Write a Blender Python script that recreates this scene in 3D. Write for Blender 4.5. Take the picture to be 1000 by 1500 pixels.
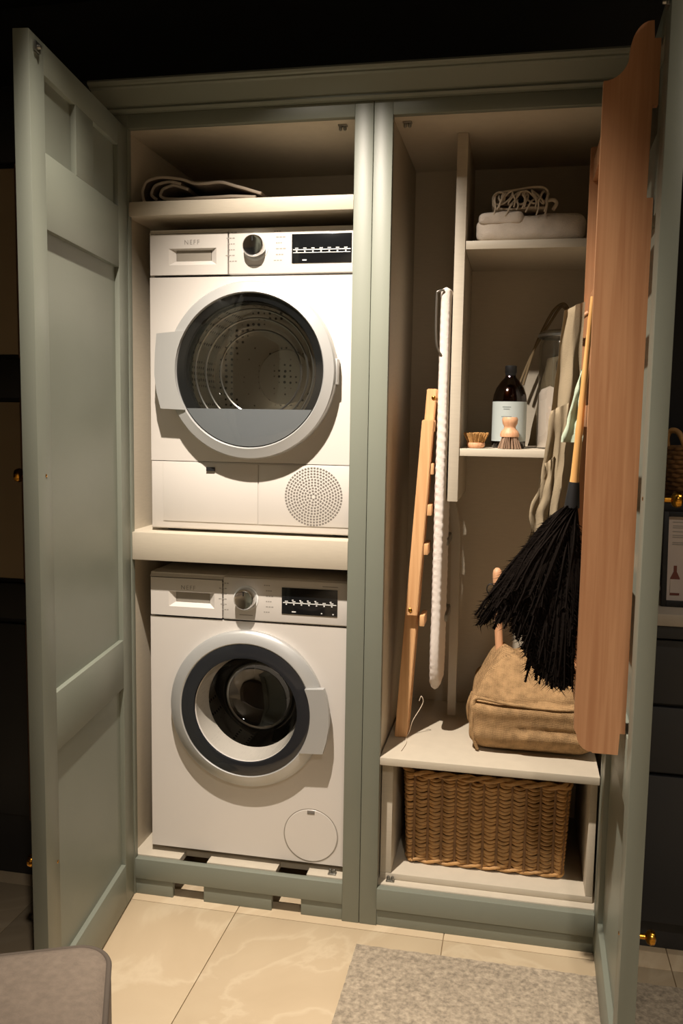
import bpy, bmesh, math, random
from mathutils import Vector, Matrix, noise
random.seed(7)
PI = math.pi
S = bpy.context.scene
C = S.collection
for o in list(bpy.data.objects):
    bpy.data.objects.remove(o)

# ------------------------------------------------------------------ camera
F_PX, CAM = 1280.4, Vector((1.0799, -2.3177, 1.4353))
YAW, PITCH, ROLL = 0.1988, -0.1087, 0.0158
fw = Vector((-math.sin(YAW) * math.cos(PITCH), math.cos(YAW) * math.cos(PITCH), math.sin(PITCH)))
rt = Vector((math.cos(YAW), math.sin(YAW), 0))
up = rt.cross(fw)
r2 = rt * math.cos(ROLL) + up * math.sin(ROLL)
u2 = -rt * math.sin(ROLL) + up * math.cos(ROLL)
cam_d = bpy.data.cameras.new('camera')
cam = bpy.data.objects.new('camera', cam_d)
C.objects.link(cam)
cam.matrix_world = Matrix(((r2.x, u2.x, -fw.x, CAM.x), (r2.y, u2.y, -fw.y, CAM.y), (r2.z, u2.z, -fw.z, CAM.z), (0, 0, 0, 1)))
cam_d.sensor_fit = 'VERTICAL'
cam_d.sensor_height = 36
cam_d.lens = 36 * F_PX / 1500
cam_d.clip_start = .05
S.camera = cam

# ------------------------------------------------------------------ light and exposure
S.view_settings.view_transform = 'Standard'
S.view_settings.look = 'None'
S.view_settings.gamma = 1
S.view_settings.exposure = 0.2
S.view_settings.use_curve_mapping = False
W = bpy.data.worlds.new('world')
S.world = W
W.use_nodes = True
W.node_tree.nodes['Background'].inputs[0].default_value = (1.0, .86, .68, 1)
W.node_tree.nodes['Background'].inputs[1].default_value = .03
WARM = (1.0, .885, .76)
SPOT_MAIN = dict(loc=(.43, -.86, 2.80), aim=(.74, .0, .58), power=335, size=74, blend=1.0, radius=.02)
SPOT_FILL = [dict(loc=(1.95, -1.1, 2.80), aim=(1.8, -.7, 0), power=30, size=110, blend=1.0, radius=.05),  # added fill lamp, brightens the worktop side
             dict(loc=(1.5, -2.9, 2.80), aim=(1.45, -2.6, 0), power=270, size=110, blend=1.0, radius=.05)]  # added fill lamp, supplies the room's bounce light


# ------------------------------------------------------------------ materials
def c3(r, g, b):
    f = lambda v: (v / 255 / 12.92) if v / 255 <= .04045 else ((v / 255 + .055) / 1.055) ** 2.4
    return (f(r), f(g), f(b), 1)


def mat(name, col, rough=.5, metal=0., noise_scale=0, noise_amt=0., bump=0., bump_scale=60., spec=.5, coat=0, sheen=0, stretch=(1, 1, 1)):
    m = bpy.data.materials.new(name)
    m.use_nodes = True
    nt = m.node_tree
    b = nt.nodes['Principled BSDF']
    b.inputs['Base Color'].default_value = col
    b.inputs['Roughness'].default_value = rough
    b.inputs['Metallic'].default_value = metal
    b.inputs['Specular IOR Level'].default_value = spec
    if coat:
        b.inputs['Coat Weight'].default_value = coat
    if sheen:
        b.inputs['Sheen Weight'].default_value = sheen
    if noise_scale or bump:
        tc = nt.nodes.new('ShaderNodeTexCoord')
        mp = nt.nodes.new('ShaderNodeMapping')
        mp.inputs['Scale'].default_value = stretch
        nt.links.new(tc.outputs['Object'], mp.inputs[0])
    if noise_scale:
        n = nt.nodes.new('ShaderNodeTexNoise')
        n.inputs['Scale'].default_value = noise_scale
        n.inputs['Detail'].default_value = 5
        nt.links.new(mp.outputs[0], n.inputs['Vector'])
        r = nt.nodes.new('ShaderNodeValToRGB')
        r.color_ramp.elements[0].position = .3
        r.color_ramp.elements[1].position = .7
        r.color_ramp.elements[0].color = tuple(v * (1 - noise_amt) for v in col[:3]) + (1,)
        r.color_ramp.elements[1].color = tuple(min(1, v * (1 + noise_amt)) for v in col[:3]) + (1,)
        nt.links.new(n.outputs['Fac'], r.inputs[0])
        nt.links.new(r.outputs[0], b.inputs['Base Color'])
    if bump:
        n2 = nt.nodes.new('ShaderNodeTexNoise')
        n2.inputs['Scale'].default_value = bump_scale
        n2.inputs['Detail'].default_value = 4
        nt.links.new(mp.outputs[0], n2.inputs['Vector'])
        bp = nt.nodes.new('ShaderNodeBump')
        bp.inputs['Strength'].default_value = bump
        bp.inputs['Distance'].default_value = .002
        nt.links.new(n2.outputs['Fac'], bp.inputs['Height'])
        nt.links.new(bp.outputs[0], b.inputs['Normal'])
    return m


def weave_mat(name, col, scale, amt=.35, rough=.95, strength=.6, axes='XZ'):
    m = mat(name, col, rough, spec=.15)
    nt = m.node_tree
    b = nt.nodes['Principled BSDF']
    tc = nt.nodes.new('ShaderNodeTexCoord')
    w1 = nt.nodes.new('ShaderNodeTexWave'); w1.bands_direction = axes[0]
    w2 = nt.nodes.new('ShaderNodeTexWave'); w2.bands_direction = axes[1]
    for w, s in ((w1, scale), (w2, scale * 1.15)):
        w.inputs['Scale'].default_value = s
        w.inputs['Distortion'].default_value = 2.5
        w.inputs['Detail'].default_value = 2
        nt.links.new(tc.outputs['Object'], w.inputs['Vector'])
    n = nt.nodes.new('ShaderNodeTexNoise'); n.inputs['Scale'].default_value = 45
    nt.links.new(tc.outputs['Object'], n.inputs['Vector'])
    mx = nt.nodes.new('ShaderNodeMath'); mx.operation = 'MULTIPLY'
    nt.links.new(w1.outputs['Fac'], mx.inputs[0]); nt.links.new(w2.outputs['Fac'], mx.inputs[1])
    ad = nt.nodes.new('ShaderNodeMath'); ad.operation = 'ADD'
    nt.links.new(mx.outputs[0], ad.inputs[0]); nt.links.new(n.outputs['Fac'], ad.inputs[1])
    r = nt.nodes.new('ShaderNodeValToRGB')
    r.color_ramp.elements[0].position = .35
    r.color_ramp.elements[1].position = 1.1 if False else 1.0
    r.color_ramp.elements[0].color = tuple(v * (1 - amt) for v in col[:3]) + (1,)
    r.color_ramp.elements[1].color = tuple(min(1, v * (1 + amt)) for v in col[:3]) + (1,)
    nt.links.new(ad.outputs[0], r.inputs[0]); nt.links.new(r.outputs[0], b.inputs['Base Color'])
    bp = nt.nodes.new('ShaderNodeBump'); bp.inputs['Strength'].default_value = strength; bp.inputs['Distance'].default_value = .003
    nt.links.new(ad.outputs[0], bp.inputs['Height']); nt.links.new(bp.outputs[0], b.inputs['Normal'])
    return m


def wood_mat(name, c1, c2, scale=(30, 30, 1.2), rough=.5):
    m = mat(name, c1, rough)
    nt = m.node_tree
    b = nt.nodes['Principled BSDF']
    tc = nt.nodes.new('ShaderNodeTexCoord')
    mp = nt.nodes.new('ShaderNodeMapping'); mp.inputs['Scale'].default_value = scale
    nt.links.new(tc.outputs['Object'], mp.inputs[0])
    n = nt.nodes.new('ShaderNodeTexNoise'); n.inputs['Scale'].default_value = 3; n.inputs['Detail'].default_value = 8; n.inputs['Distortion'].default_value = .6
    nt.links.new(mp.outputs[0], n.inputs['Vector'])
    r = nt.nodes.new('ShaderNodeValToRGB')
    r.color_ramp.elements[0].position = .32; r.color_ramp.elements[0].color = c2
    r.color_ramp.elements[1].position = .68; r.color_ramp.elements[1].color = c1
    nt.links.new(n.outputs['Fac'], r.inputs[0]); nt.links.new(r.outputs[0], b.inputs['Base Color'])
    bp = nt.nodes.new('ShaderNodeBump'); bp.inputs['Strength'].default_value = .15; bp.inputs['Distance'].default_value = .001
    nt.links.new(n.outputs['Fac'], bp.inputs['Height']); nt.links.new(bp.outputs[0], b.inputs['Normal'])
    return m


def glass_mat(name, tint, gloss=.12, rough=.03):
    """thin glazing: clear tinted transmission plus a fresnel gloss"""
    m = bpy.data.materials.new(name); m.use_nodes = True
    nt = m.node_tree; nt.nodes.clear()
    out = nt.nodes.new('ShaderNodeOutputMaterial')
    t = nt.nodes.new('ShaderNodeBsdfTransparent'); t.inputs[0].default_value = tint
    g = nt.nodes.new('ShaderNodeBsdfGlossy'); g.inputs['Roughness'].default_value = rough
    lw = nt.nodes.new('ShaderNodeLayerWeight'); lw.inputs[0].default_value = .5
    pw = nt.nodes.new('ShaderNodeMath'); pw.operation = 'POWER'; pw.inputs[1].default_value = 4
    nt.links.new(lw.outputs['Facing'], pw.inputs[0])
    mu = nt.nodes.new('ShaderNodeMath'); mu.operation = 'MULTIPLY_ADD'; mu.inputs[1].default_value = .7; mu.inputs[2].default_value = gloss
    mu.use_clamp = True
    nt.links.new(pw.outputs[0], mu.inputs[0])
    mx = nt.nodes.new('ShaderNodeMixShader')
    nt.links.new(mu.outputs[0], mx.inputs[0]); nt.links.new(t.outputs[0], mx.inputs[1]); nt.links.new(g.outputs[0], mx.inputs[2])
    nt.links.new(mx.outputs[0], out.inputs[0])
    return m


def emit_mat(name, col, s):
    m = bpy.data.materials.new(name); m.use_nodes = True
    b = m.node_tree.nodes['Principled BSDF']
    b.inputs['Emission Color'].default_value = col
    b.inputs['Emission Strength'].default_value = s
    return m


def tile_mat():
    m = mat('beige_stone_tile', c3(196, 172, 136), .32)
    nt = m.node_tree; b = nt.nodes['Principled BSDF']
    tc = nt.nodes.new('ShaderNodeTexCoord')
    ge = nt.nodes.new('ShaderNodeNewGeometry')
    n = nt.nodes.new('ShaderNodeTexNoise'); n.inputs['Scale'].default_value = 1.7; n.inputs['Detail'].default_value = 6; n.inputs['Distortion'].default_value = 1.6
    nt.links.new(ge.outputs['Position'], n.inputs['Vector'])
    r = nt.nodes.new('ShaderNodeValToRGB')
    e = r.color_ramp.elements
    e[0].position = .3; e[0].color = c3(190, 170, 140)
    e[1].position = .7; e[1].color = c3(200, 181, 151)
    a = e.new(.47); a.color = c3(196, 176, 146)
    a = e.new(.5); a.color = c3(205, 187, 158)
    a = e.new(.53); a.color = c3(195, 175, 145)
    nt.links.new(n.outputs['Fac'], r.inputs[0]); nt.links.new(r.outputs[0], b.inputs['Base Color'])
    return m


def perforated_mat(name, col, dot, scale):
    m = mat(name, col, .35, .45)
    nt = m.node_tree; b = nt.nodes['Principled BSDF']
    tc = nt.nodes.new('ShaderNodeTexCoord')
    v = nt.nodes.new('ShaderNodeTexVoronoi'); v.inputs['Scale'].default_value = scale; v.inputs['Randomness'].default_value = .15
    nt.links.new(tc.outputs['Object'], v.inputs['Vector'])
    r = nt.nodes.new('ShaderNodeValToRGB')
    r.color_ramp.elements[0].position = .22; r.color_ramp.elements[0].color = dot
    r.color_ramp.elements[1].position = .3; r.color_ramp.elements[1].color = col
    nt.links.new(v.outputs['Distance'], r.inputs[0]); nt.links.new(r.outputs[0], b.inputs['Base Color'])
    return m


M = dict(
    sage=mat('sage_paint', c3(124, 128, 116), .42, noise_scale=4, noise_amt=.03, bump=.05, bump_scale=250),
    greige=mat('greige_laminate', c3(194, 184, 166), .5, noise_scale=30, noise_amt=.03, stretch=(1, 1, 8)),
    white=mat('white_enamel', c3(212, 206, 199), .28, coat=.2),
    white2=mat('white_plastic', c3(208, 202, 195), .38),
    joint=mat('vent_latch_grey', c3(120, 114, 106), .7),  # grey of the dryer air holes and the pump flap latch
    silver=mat('silver_plastic', c3(186, 186, 184), .32, .35),
    chrome=mat('chrome', c3(215, 215, 215), .12, 1),
    steel=mat('brushed_steel', c3(160, 158, 152), .28, .95),
    black=mat('black_gloss', c3(22, 23, 25), .12, coat=.4),
    darkglass=mat('smoked_black_glass', c3(38, 40, 44), .1, coat=.5),
    blackmat=mat('black_satin', c3(20, 20, 21), .55),
    print=mat('pale_print', c3(225, 225, 222), .5),
    greyprint=mat('grey_print', c3(150, 145, 138), .5),
    pocket=mat('grey_recess', c3(150, 143, 132), .5),
    reflection_tone=mat('reflection_blue_grey', c3(112, 116, 119), .3),  # flat tone standing in for the floor reflected in the dryer glass
    gasket=mat('rubber_gasket', c3(92, 90, 86), .6),
    drum=perforated_mat('drum_steel', c3(196, 190, 178), c3(25, 23, 20), 55),
    drumdark=mat('drum_back', c3(66, 62, 56), .35, .8),
    glass=glass_mat('door_glass', (.93, .94, .94, 1), .08),
    bowl=glass_mat('bowl_glass', (.9, .9, .88, 1), .10),
    jar=glass_mat('clear_jar_glass', (.8, .8, .78, 1), .14),
    amber=glass_mat('amber_glass', (.20, .09, .02, 1), .08),
    liquid=mat('dark_liquid', c3(48, 30, 8), .3),
    label=mat('pale_blue_label', c3(178, 188, 186), .7),
    labelprint=mat('label_print', c3(110, 122, 120), .7),
    brass=mat('brass', c3(196, 140, 52), .22, 1),
    pine=wood_mat('pine_wood', c3(226, 180, 130), c3(208, 156, 106)),
    oak=wood_mat('alder_wood', c3(190, 140, 100), c3(170, 118, 80), (26, 26, .9)),
    bamboo=wood_mat('bamboo', c3(226, 178, 112), c3(206, 152, 88), (40, 40, 2)),
    beech=wood_mat('beech_wood', c3(222, 172, 134), c3(206, 152, 112), (40, 40, 4)),
    towel=mat('white_terry', c3(226, 214, 200), .98, bump=1, bump_scale=420, sheen=.3, noise_scale=40, noise_amt=.06),
    fringe=mat('cream_yarn', c3(208, 194, 174), .95),
    brown_cloth=mat('taupe_cloth', c3(112, 98, 84), .95, bump=.6, bump_scale=300),
    pale_edge=mat('pale_binding', c3(186, 172, 156), .9),
    linen=mat('beige_linen', c3(146, 131, 106), .95, noise_scale=12, noise_amt=.06, bump=.5, bump_scale=500),
    green_cloth=mat('pale_green_cloth', c3(176, 190, 168), .9, bump=.4, bump_scale=400),
    ironing=mat('white_cotton_cover', c3(222, 212, 203), .95, bump=.4, bump_scale=200),
    legpaint=mat('grey_white_paint', c3(188, 180, 166), .5),
    wire=mat('zinc_wire', c3(150, 146, 138), .35, .9),
    jute=weave_mat('jute_weave', c3(166, 134, 96), 95, .45),
    wicker=mat('willow', c3(186, 142, 88), .6, noise_scale=25, noise_amt=.35),
    wicker2=mat('dark_willow', c3(128, 92, 54), .65, noise_scale=25, noise_amt=.3),
    feather=mat('black_feather', c3(20, 15, 12), .9, spec=.06),
    bristle=mat('grey_brown_bristle', c3(150, 122, 100), .9),
    fibre=mat('tan_fibre', c3(190, 146, 88), .9, noise_scale=200, noise_amt=.3),
    powder=mat('white_powder', c3(225, 212, 200), .95),
    twine=mat('jute_twine', c3(126, 108, 80), .95),
    net=mat('ecru_net', c3(150, 136, 110), .95),
    tile=tile_mat(),
    grout=mat('grout', c3(150, 130, 100), .9),
    rug=mat('grey_rug_pile', c3(158, 145, 126), 1, noise_scale=90, noise_amt=.35, bump=1, bump_scale=160),
    felt=mat('grey_felt', c3(136, 122, 108), 1, noise_scale=60, noise_amt=.12, bump=.7, bump_scale=300),
    feltpipe=mat('grey_piping', c3(98, 88, 78), 1),
    navy=mat('dark_navy_paint', c3(38, 38, 40), .7),
    ceil=mat('dark_ceiling', c3(26, 26, 28), .85),
    darkunit=mat('charcoal_paint', c3(40, 40, 41), .5),
    cream=mat('cream_panel', c3(150, 132, 104), .6, noise_scale=6, noise_amt=.05),
    brownedge=mat('brown_bead', c3(96, 70, 50), .5),
    counter=mat('pale_stone', c3(176, 164, 148), .4, noise_scale=12, noise_amt=.06),
    paper=mat('print_paper', c3(196, 182, 172), .7),
    russet=mat('russet_print', c3(110, 58, 46), .7),
    lamp=emit_mat('lamp_lens', (1, .85, .62, 1), 12),
)


# ------------------------------------------------------------------ mesh helpers
def BM():
    return bmesh.new()


def box(bm, x0, x1, y0, y1, z0, z1, bev=0., seg=2):
    r = bmesh.ops.create_cube(bm, size=1)
    vs = r['verts']
    for v in vs:
        v.co = Vector((x0 + (v.co.x + .5) * (x1 - x0), y0 + (v.co.y + .5) * (y1 - y0), z0 + (v.co.z + .5) * (z1 - z0)))
    if bev:
        es = list({e for v in vs for e in v.link_edges})
        bmesh.ops.bevel(bm, geom=es, offset=bev, segments=seg, affect='EDGES', profile=.5)
    return bm


def prism(bm, pts, axis, a, b):
    """extrude polygon; axis 'x': pts are (y,z), 'y': pts are (x,z), 'z': pts are (x,y)"""
    mk = {'x': lambda p, t: (t, p[0], p[1]), 'y': lambda p, t: (p[0], t, p[1]), 'z': lambda p, t: (p[0], p[1], t)}[axis]
    A = [bm.verts.new(mk(p, a)) for p in pts]
    B = [bm.verts.new(mk(p, b)) for p in pts]
    n = len(pts)
    fs = [bm.faces.new(A), bm.faces.new(B[::-1])]
    for i in range(n):
        fs.append(bm.faces.new((A[i], B[i], B[(i + 1) % n], A[(i + 1) % n])))
    bmesh.ops.recalc_face_normals(bm, faces=fs)
    return bm


def tube(bm, path, rad, n=8, closed=False, caps=True):
    pts = [Vector(p) for p in path]
    N = len(pts)
    rads = rad if isinstance(rad, (list, tuple)) else [rad] * N
    rings = []
    prev = None
    for i, p in enumerate(pts):
        if closed:
            t = pts[(i + 1) % N] - pts[i - 1]
        else:
            t = pts[min(i + 1, N - 1)] - pts[max(i - 1, 0)]
        if t.length < 1e-9:
            t = Vector((0, 0, 1))
        t.normalize()
        if prev is None:
            ref = Vector((0, 0, 1)) if abs(t.z) < .9 else Vector((1, 0, 0))
            a = t.cross(ref).normalized()
        else:
            a = (prev - t * prev.dot(t))
            a = a.normalized() if a.length > 1e-6 else t.orthogonal().normalized()
        prev = a
        b = t.cross(a)
        rings.append([bm.verts.new(p + (a * math.cos(2 * PI * k / n) + b * math.sin(2 * PI * k / n)) * rads[i]) for k in range(n)])
    for i in range(N if closed else N - 1):
        A, B = rings[i], rings[(i + 1) % N]
        for k in range(n):
            bm.faces.new((A[k], A[(k + 1) % n], B[(k + 1) % n], B[k]))
    if caps and not closed:
        bm.faces.new(rings[0][::-1]); bm.faces.new(rings[-1])
    return bm


def lathe(bm, prof, c=(0, 0, 0), axis='z', n=48, closed=False):
    """prof: (r, h) list; axis z: h along z, axis y: h along y"""
    c = Vector(c)
    rings = []
    for r, h in prof:
        if r < 1e-6:
            rings.append([bm.verts.new(c + (Vector((0, 0, h)) if axis == 'z' else Vector((0, h, 0))))])
            continue
        ring = []
        for k in range(n):
            a = 2 * PI * k / n
            ring.append(bm.verts.new(c + (Vector((r * math.cos(a), r * math.sin(a), h)) if axis == 'z' else Vector((r * math.cos(a), h, r * math.sin(a))))))
        rings.append(ring)
    fs = []
    seq = list(zip(rings, rings[1:]))
    if closed:
        seq.append((rings[-1], rings[0]))
    for A, B in seq:
        for k in range(n):
            q = [A[k % len(A)], A[(k + 1) % len(A)], B[(k + 1) % len(B)], B[k % len(B)]]
            u = []
            for v in q:
                if v not in u:
                    u.append(v)
            if len(u) > 2:
                fs.append(bm.faces.new(u))
    bmesh.ops.recalc_face_normals(bm, faces=fs)
    return bm


def sector(bm, c, r0, r1, a0, a1, y0, y1, n=24):
    """annular sector in the xz plane"""
    P = [(c[0] + r1 * math.cos(a0 + (a1 - a0) * i / n), c[1] + r1 * math.sin(a0 + (a1 - a0) * i / n)) for i in range(n + 1)]
    P += [(c[0] + r0 * math.cos(a1 + (a0 - a1) * i / n), c[1] + r0 * math.sin(a1 + (a0 - a1) * i / n)) for i in range(n + 1)]
    return prism(bm, P, 'y', y0, y1)


def obj(name, bm, m, parent=None, smooth=None, mtx=None, solid=None):
    """link bm as ONE mesh object. Vertices are world coordinates (or the parent's local ones when the parent is rotated)."""
    if mtx is not None:
        bmesh.ops.transform(bm, matrix=mtx, verts=bm.verts)
    org = Vector((0, 0, 0))
    if parent is not None:
        org = parent['_o'] if '_o' in parent else Vector((0, 0, 0))
        org = Vector(org)
    if len(bm.verts):
        xs = [v.co.x for v in bm.verts]; ys = [v.co.y for v in bm.verts]; zs = [v.co.z for v in bm.verts]
        base = Vector(((min(xs) + max(xs)) / 2, (min(ys) + max(ys)) / 2, min(zs)))
    else:
        base = Vector()
    bmesh.ops.translate(bm, vec=-base, verts=bm.verts)
    me = bpy.data.meshes.new(name)
    bm.to_mesh(me); bm.free()
    me.materials.append(M[m] if isinstance(m, str) else m)
    if smooth is not None:
        me.polygons.foreach_set('use_smooth', [True] * len(me.polygons))
        me.set_sharp_from_angle(angle=math.radians(smooth))
    o = bpy.data.objects.new(name, me)
    C.objects.link(o)
    o.location = base - org
    o['_o'] = tuple(base)
    if parent is not None:
        o.parent = parent
    return o


def tag(o, label=None, cat=None, group=None, kind=None):
    if label: o['label'] = label
    if cat: o['category'] = cat
    if group: o['group'] = group
    if kind: o['kind'] = kind
    return o


def thing(name, loc, label, cat, group=None):
    o = bpy.data.objects.new(name, None)
    C.objects.link(o)
    o.location = loc
    o['_o'] = tuple(loc)
    o.empty_display_size = .05
    return tag(o, label, cat, group)


def B(name, x0, x1, y0, y1, z0, z1, m, parent=None, bev=.0012, mtx=None):
    return obj(name, box(BM(), x0, x1, y0, y1, z0, z1, bev), m, parent, 40, mtx)


def text_mesh(name, body, size, m, parent, loc, depth=.0004, align='CENTER'):
    cu = bpy.data.curves.new(name, 'FONT')
    cu.body = body; cu.size = size; cu.extrude = depth; cu.align_x = align; cu.align_y = 'CENTER'
    cu.space_character = 1.25
    t = bpy.data.objects.new(name, cu)
    C.objects.link(t)
    dg = bpy.context.evaluated_depsgraph_get()
    me = bpy.data.meshes.new_from_object(t.evaluated_get(dg))
    bpy.data.objects.remove(t)
    bm = BM(); bm.from_mesh(me)
    bpy.data.meshes.remove(me)
    bmesh.ops.transform(bm, matrix=Matrix.Translation(loc) @ Matrix.Rotation(PI / 2, 4, 'X'), verts=bm.verts)
    return obj(name, bm, m, parent)


def struct(o):
    o['kind'] = 'structure'
    return o


# ------------------------------------------------------------------ the room
FX0, FX1, FY0, FY1, H = -1.7, 3.0, -3.7, .62, 2.84
fl = struct(obj('floor', box(BM(), FX0, FX1, FY0, FY1, -.06, -.004), 'grout'))
TS, G = .6, .0025
ti = 0
tile_me = None
for ix in range(-4, 6):
    for iy in range(-7, 2):
        x0, y0 = .324 + ix * TS, -.028 + iy * TS
        a0, a1 = max(x0 + G / 2, FX0), min(x0 + TS - G / 2, FX1)
        b0, b1 = max(y0 + G / 2, FY0), min(y0 + TS - G / 2, FY1)
        if a1 - a0 < .02 or b1 - b0 < .02:
            continue
        B('tile', a0, a1, b0, b1, -.0039, 0, 'tile', fl, .0008)
struct(obj('wall_back', box(BM(), FX0, FX1, FY1, FY1 + .1, 0, H), 'navy'))
struct(obj('wall_left', box(BM(), FX0 - .1, FX0, FY0, FY1, 0, H), 'navy'))
struct(obj('wall_right', box(BM(), FX1, FX1 + .1, FY0, FY1, 0, H), 'greige'))
struct(obj('wall_front', box(BM(), FX0, FX1, FY0 - .1, FY0, 0, H), 'greige'))
struct(obj('ceiling', box(BM(), FX0, FX1, FY0, FY1, H, H + .1), 'ceil'))


def downlight(d, label):  # fixture shared by the main lamp and the added fill lamps
    x, y, z = d['loc']
    t = thing('ceiling_downlight', (x, y, H), label, 'downlight', None)
    obj('bezel', lathe(BM(), [(.036, H - .001), (.05, H - .001), (.05, H - .008), (.036, H - .004)], (x, y, 0), n=32, closed=True), 'blackmat', t, 40)
    obj('lens', lathe(BM(), [(0, H - .001), (.034, H - .001), (.034, H - .004), (0, H - .004)], (x, y, 0), n=32), 'lamp', t, 40)
    l = bpy.data.lights.new('downlight_beam', 'SPOT')
    l.energy = d['power']; l.color = WARM
    l.spot_size = math.radians(d['size']); l.spot_blend = d['blend']; l.shadow_soft_size = d['radius']
    lo = bpy.data.objects.new('downlight_beam', l)
    C.objects.link(lo)
    lo.location = d['loc']
    lo.rotation_euler = (Vector(d['aim']) - Vector(d['loc'])).to_track_quat('-Z', 'Y').to_euler()


downlight(SPOT_MAIN, 'ceiling downlight above the floor in front of the left cabinet')
downlight(SPOT_FILL[0], 'added fill downlight above the grey rug')
downlight(SPOT_FILL[1], 'added fill downlight far back from the laundry cabinets')

# ------------------------------------------------------------------ the two tall cabinets
ZT, ZB = 2.208, .112
XS0, XJ, XS1, XR = .632, .682, .732, 1.325
YB = .54


def catch(parent, x, y, z, s):
    """small metal ball catch under the top (s=-1) or on the floor (s=1)"""
    bm = BM()
    box(bm, x - .012, x + .012, y - .009, y + .009, min(z, z + s * .004), max(z, z + s * .004), .001)
    for dx in (-.006, .006):
        lathe(bm, [(0, z + s * .004), (.0045, z + s * .004), (.0045, z + s * .012), (.002, z + s * .015), (0, z + s * .015)], (x + dx, y, 0), n=12)
    obj('magnetic_catch', bm, 'steel', parent, 40)


cl = thing('tall_cabinet', (.31, .27, 0), 'sage green tall cabinet housing the stacked dryer and washing machine', 'cabinet')
B('side_panel', -.033, -.015, .022, YB, .05, ZT + .018, 'greige', cl)
B('side_panel', .664, .6815, .022, YB, .05, ZT + .018, 'greige', cl)
B('back_panel', -.033, .6815, YB, YB + .01, .05, ZT + .018, 'greige', cl)
B('top_panel', -.015, .664, .022, YB, ZT, ZT + .018, 'greige', cl)
bm = BM()
for x0, x1, y0 in ((-.015, .664, .078), (-.015, .133, .022), (.218, .43, .022), (.522, .664, .022)):
    box(bm, x0, x1, y0, .078 if y0 < .05 else YB, .097, .115)
obj('bottom_panel', bm, 'greige', cl)
B('stile', -.05, 0, 0, .022, .0, 2.245, 'sage', cl, .0015)
B('stile', XS0, XJ - .0006, 0, .022, .0, 2.245, 'sage', cl, .0015)
B('top_rail', 0, XS0, .0003, .022, ZT, 2.245, 'sage', cl, .001)
B('bottom_rail', 0, XS0, .0003, .0215, .05, ZB, 'sage', cl, .001)
for x0, x1 in ((0, .117), (.214, .422), (.51, XS0)):
    B('plinth', x0, x1, .006, .022, 0, .0495, 'sage', cl, .0008)
for z0, z1 in ((1.017, 1.097), (1.976, 2.014)):
    bm = BM()
    box(bm, 0.0005, XS0 - .0005, .002, .0225, z0, z1, .001)
    box(bm, -.0145, .6635, .0225, YB - .001, z0 + .002, z1, .0005)
    obj('shelf', bm, 'greige', cl, 40)
catch(cl, .588, .06, ZT, -1)
catch(cl, .594, .042, .115, 1)

cr = thing('tall_cabinet', (1.0, .27, 0), 'sage green tall cabinet with shelves and a bench over a wicker basket', 'cabinet')
B('side_panel', .6825, .728, .022, YB, .05, ZT + .018, 'greige', cr)
B('side_panel', 1.345, 1.37, .022, YB, .05, ZT + .018, 'greige', cr)
B('back_panel', .6825, 1.37, YB, YB + .01, .05, ZT + .018, 'greige', cr)
B('top_panel', .728, 1.345, .022, YB, ZT, ZT + .018, 'greige', cr)
B('bottom_panel', .728, 1.345, .022, YB, .097, .115, 'greige', cr)
B('stile', XJ + .0006, XS1, 0, .022, 0, 2.245, 'sage', cr, .0015)
B('stile', XR, 1.375, 0, .022, 0, 2.245, 'sage', cr, .0015)
B('top_rail', XS1, XR, .0003, .022, ZT, 2.245, 'sage', cr, .001)
B('bottom_rail', XS1, XR, -.004, .0215, .05, ZB, 'sage', cr, .001)
B('plinth', XS1, XR, .004, .02, 0, .0495, 'sage', cr, .0008)
B('partition', .885, .914, .17, YB, 1.2, ZT - .0005, 'greige', cr)
B('shelf', .9145, 1.3445, .175, YB, 1.899, 1.922, 'greige', cr)
B('shelf', .9145, 1.3445, .175, YB, 1.33, 1.351, 'greige', cr)
catch(cr, .761, .062, ZT, -1)
catch(cr, .764, .042, .115, 1)
bm = BM()
for k in range(26):
    for yy in (.215, .50):
        z = 1.42 + k * .0185
        lathe(bm, [(.0026, 0), (0, 0)], (0, 0, 0), n=8)
        for v in list(bm.verts)[-9:]:
            v.co = Vector((.9144, yy + v.co.x, z + v.co.y))
tag(obj('shelf_pin_holes', bm, 'blackmat', cr), kind='stuff')

B('bench_top', .7325, 1.3225, .002, YB - .002, .473, .495, 'greige', cr)
B('upright', .7325, .764, .05, YB - .004, .1345, .4725, 'greige', cr)
B('upright', 1.303, 1.3225, .05, YB - .004, .1345, .4725, 'greige', cr)
B('base_board', .7325, 1.3225, .05, YB - .004, .1155, .134, 'greige', cr)

# cornice
prof = [(.05, 2.2455), (-.004, 2.2455), (-.012, 2.247), (-.016, 2.253), (-.012, 2.259), (-.018, 2.262), (-.026, 2.276), (-.041, 2.296), (-.052, 2.298),
        (-.052, 2.302), (-.060, 2.304), (-.064, 2.310), (-.060, 2.316), (.05, 2.316)]
co = thing('cornice', (.66, 0, 2.2455), 'sage green cornice moulding running along the top of both cabinets', 'cornice')
obj('moulding', prism(BM(), prof, 'x', -.085, 1.41), 'sage', co, 30)


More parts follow.
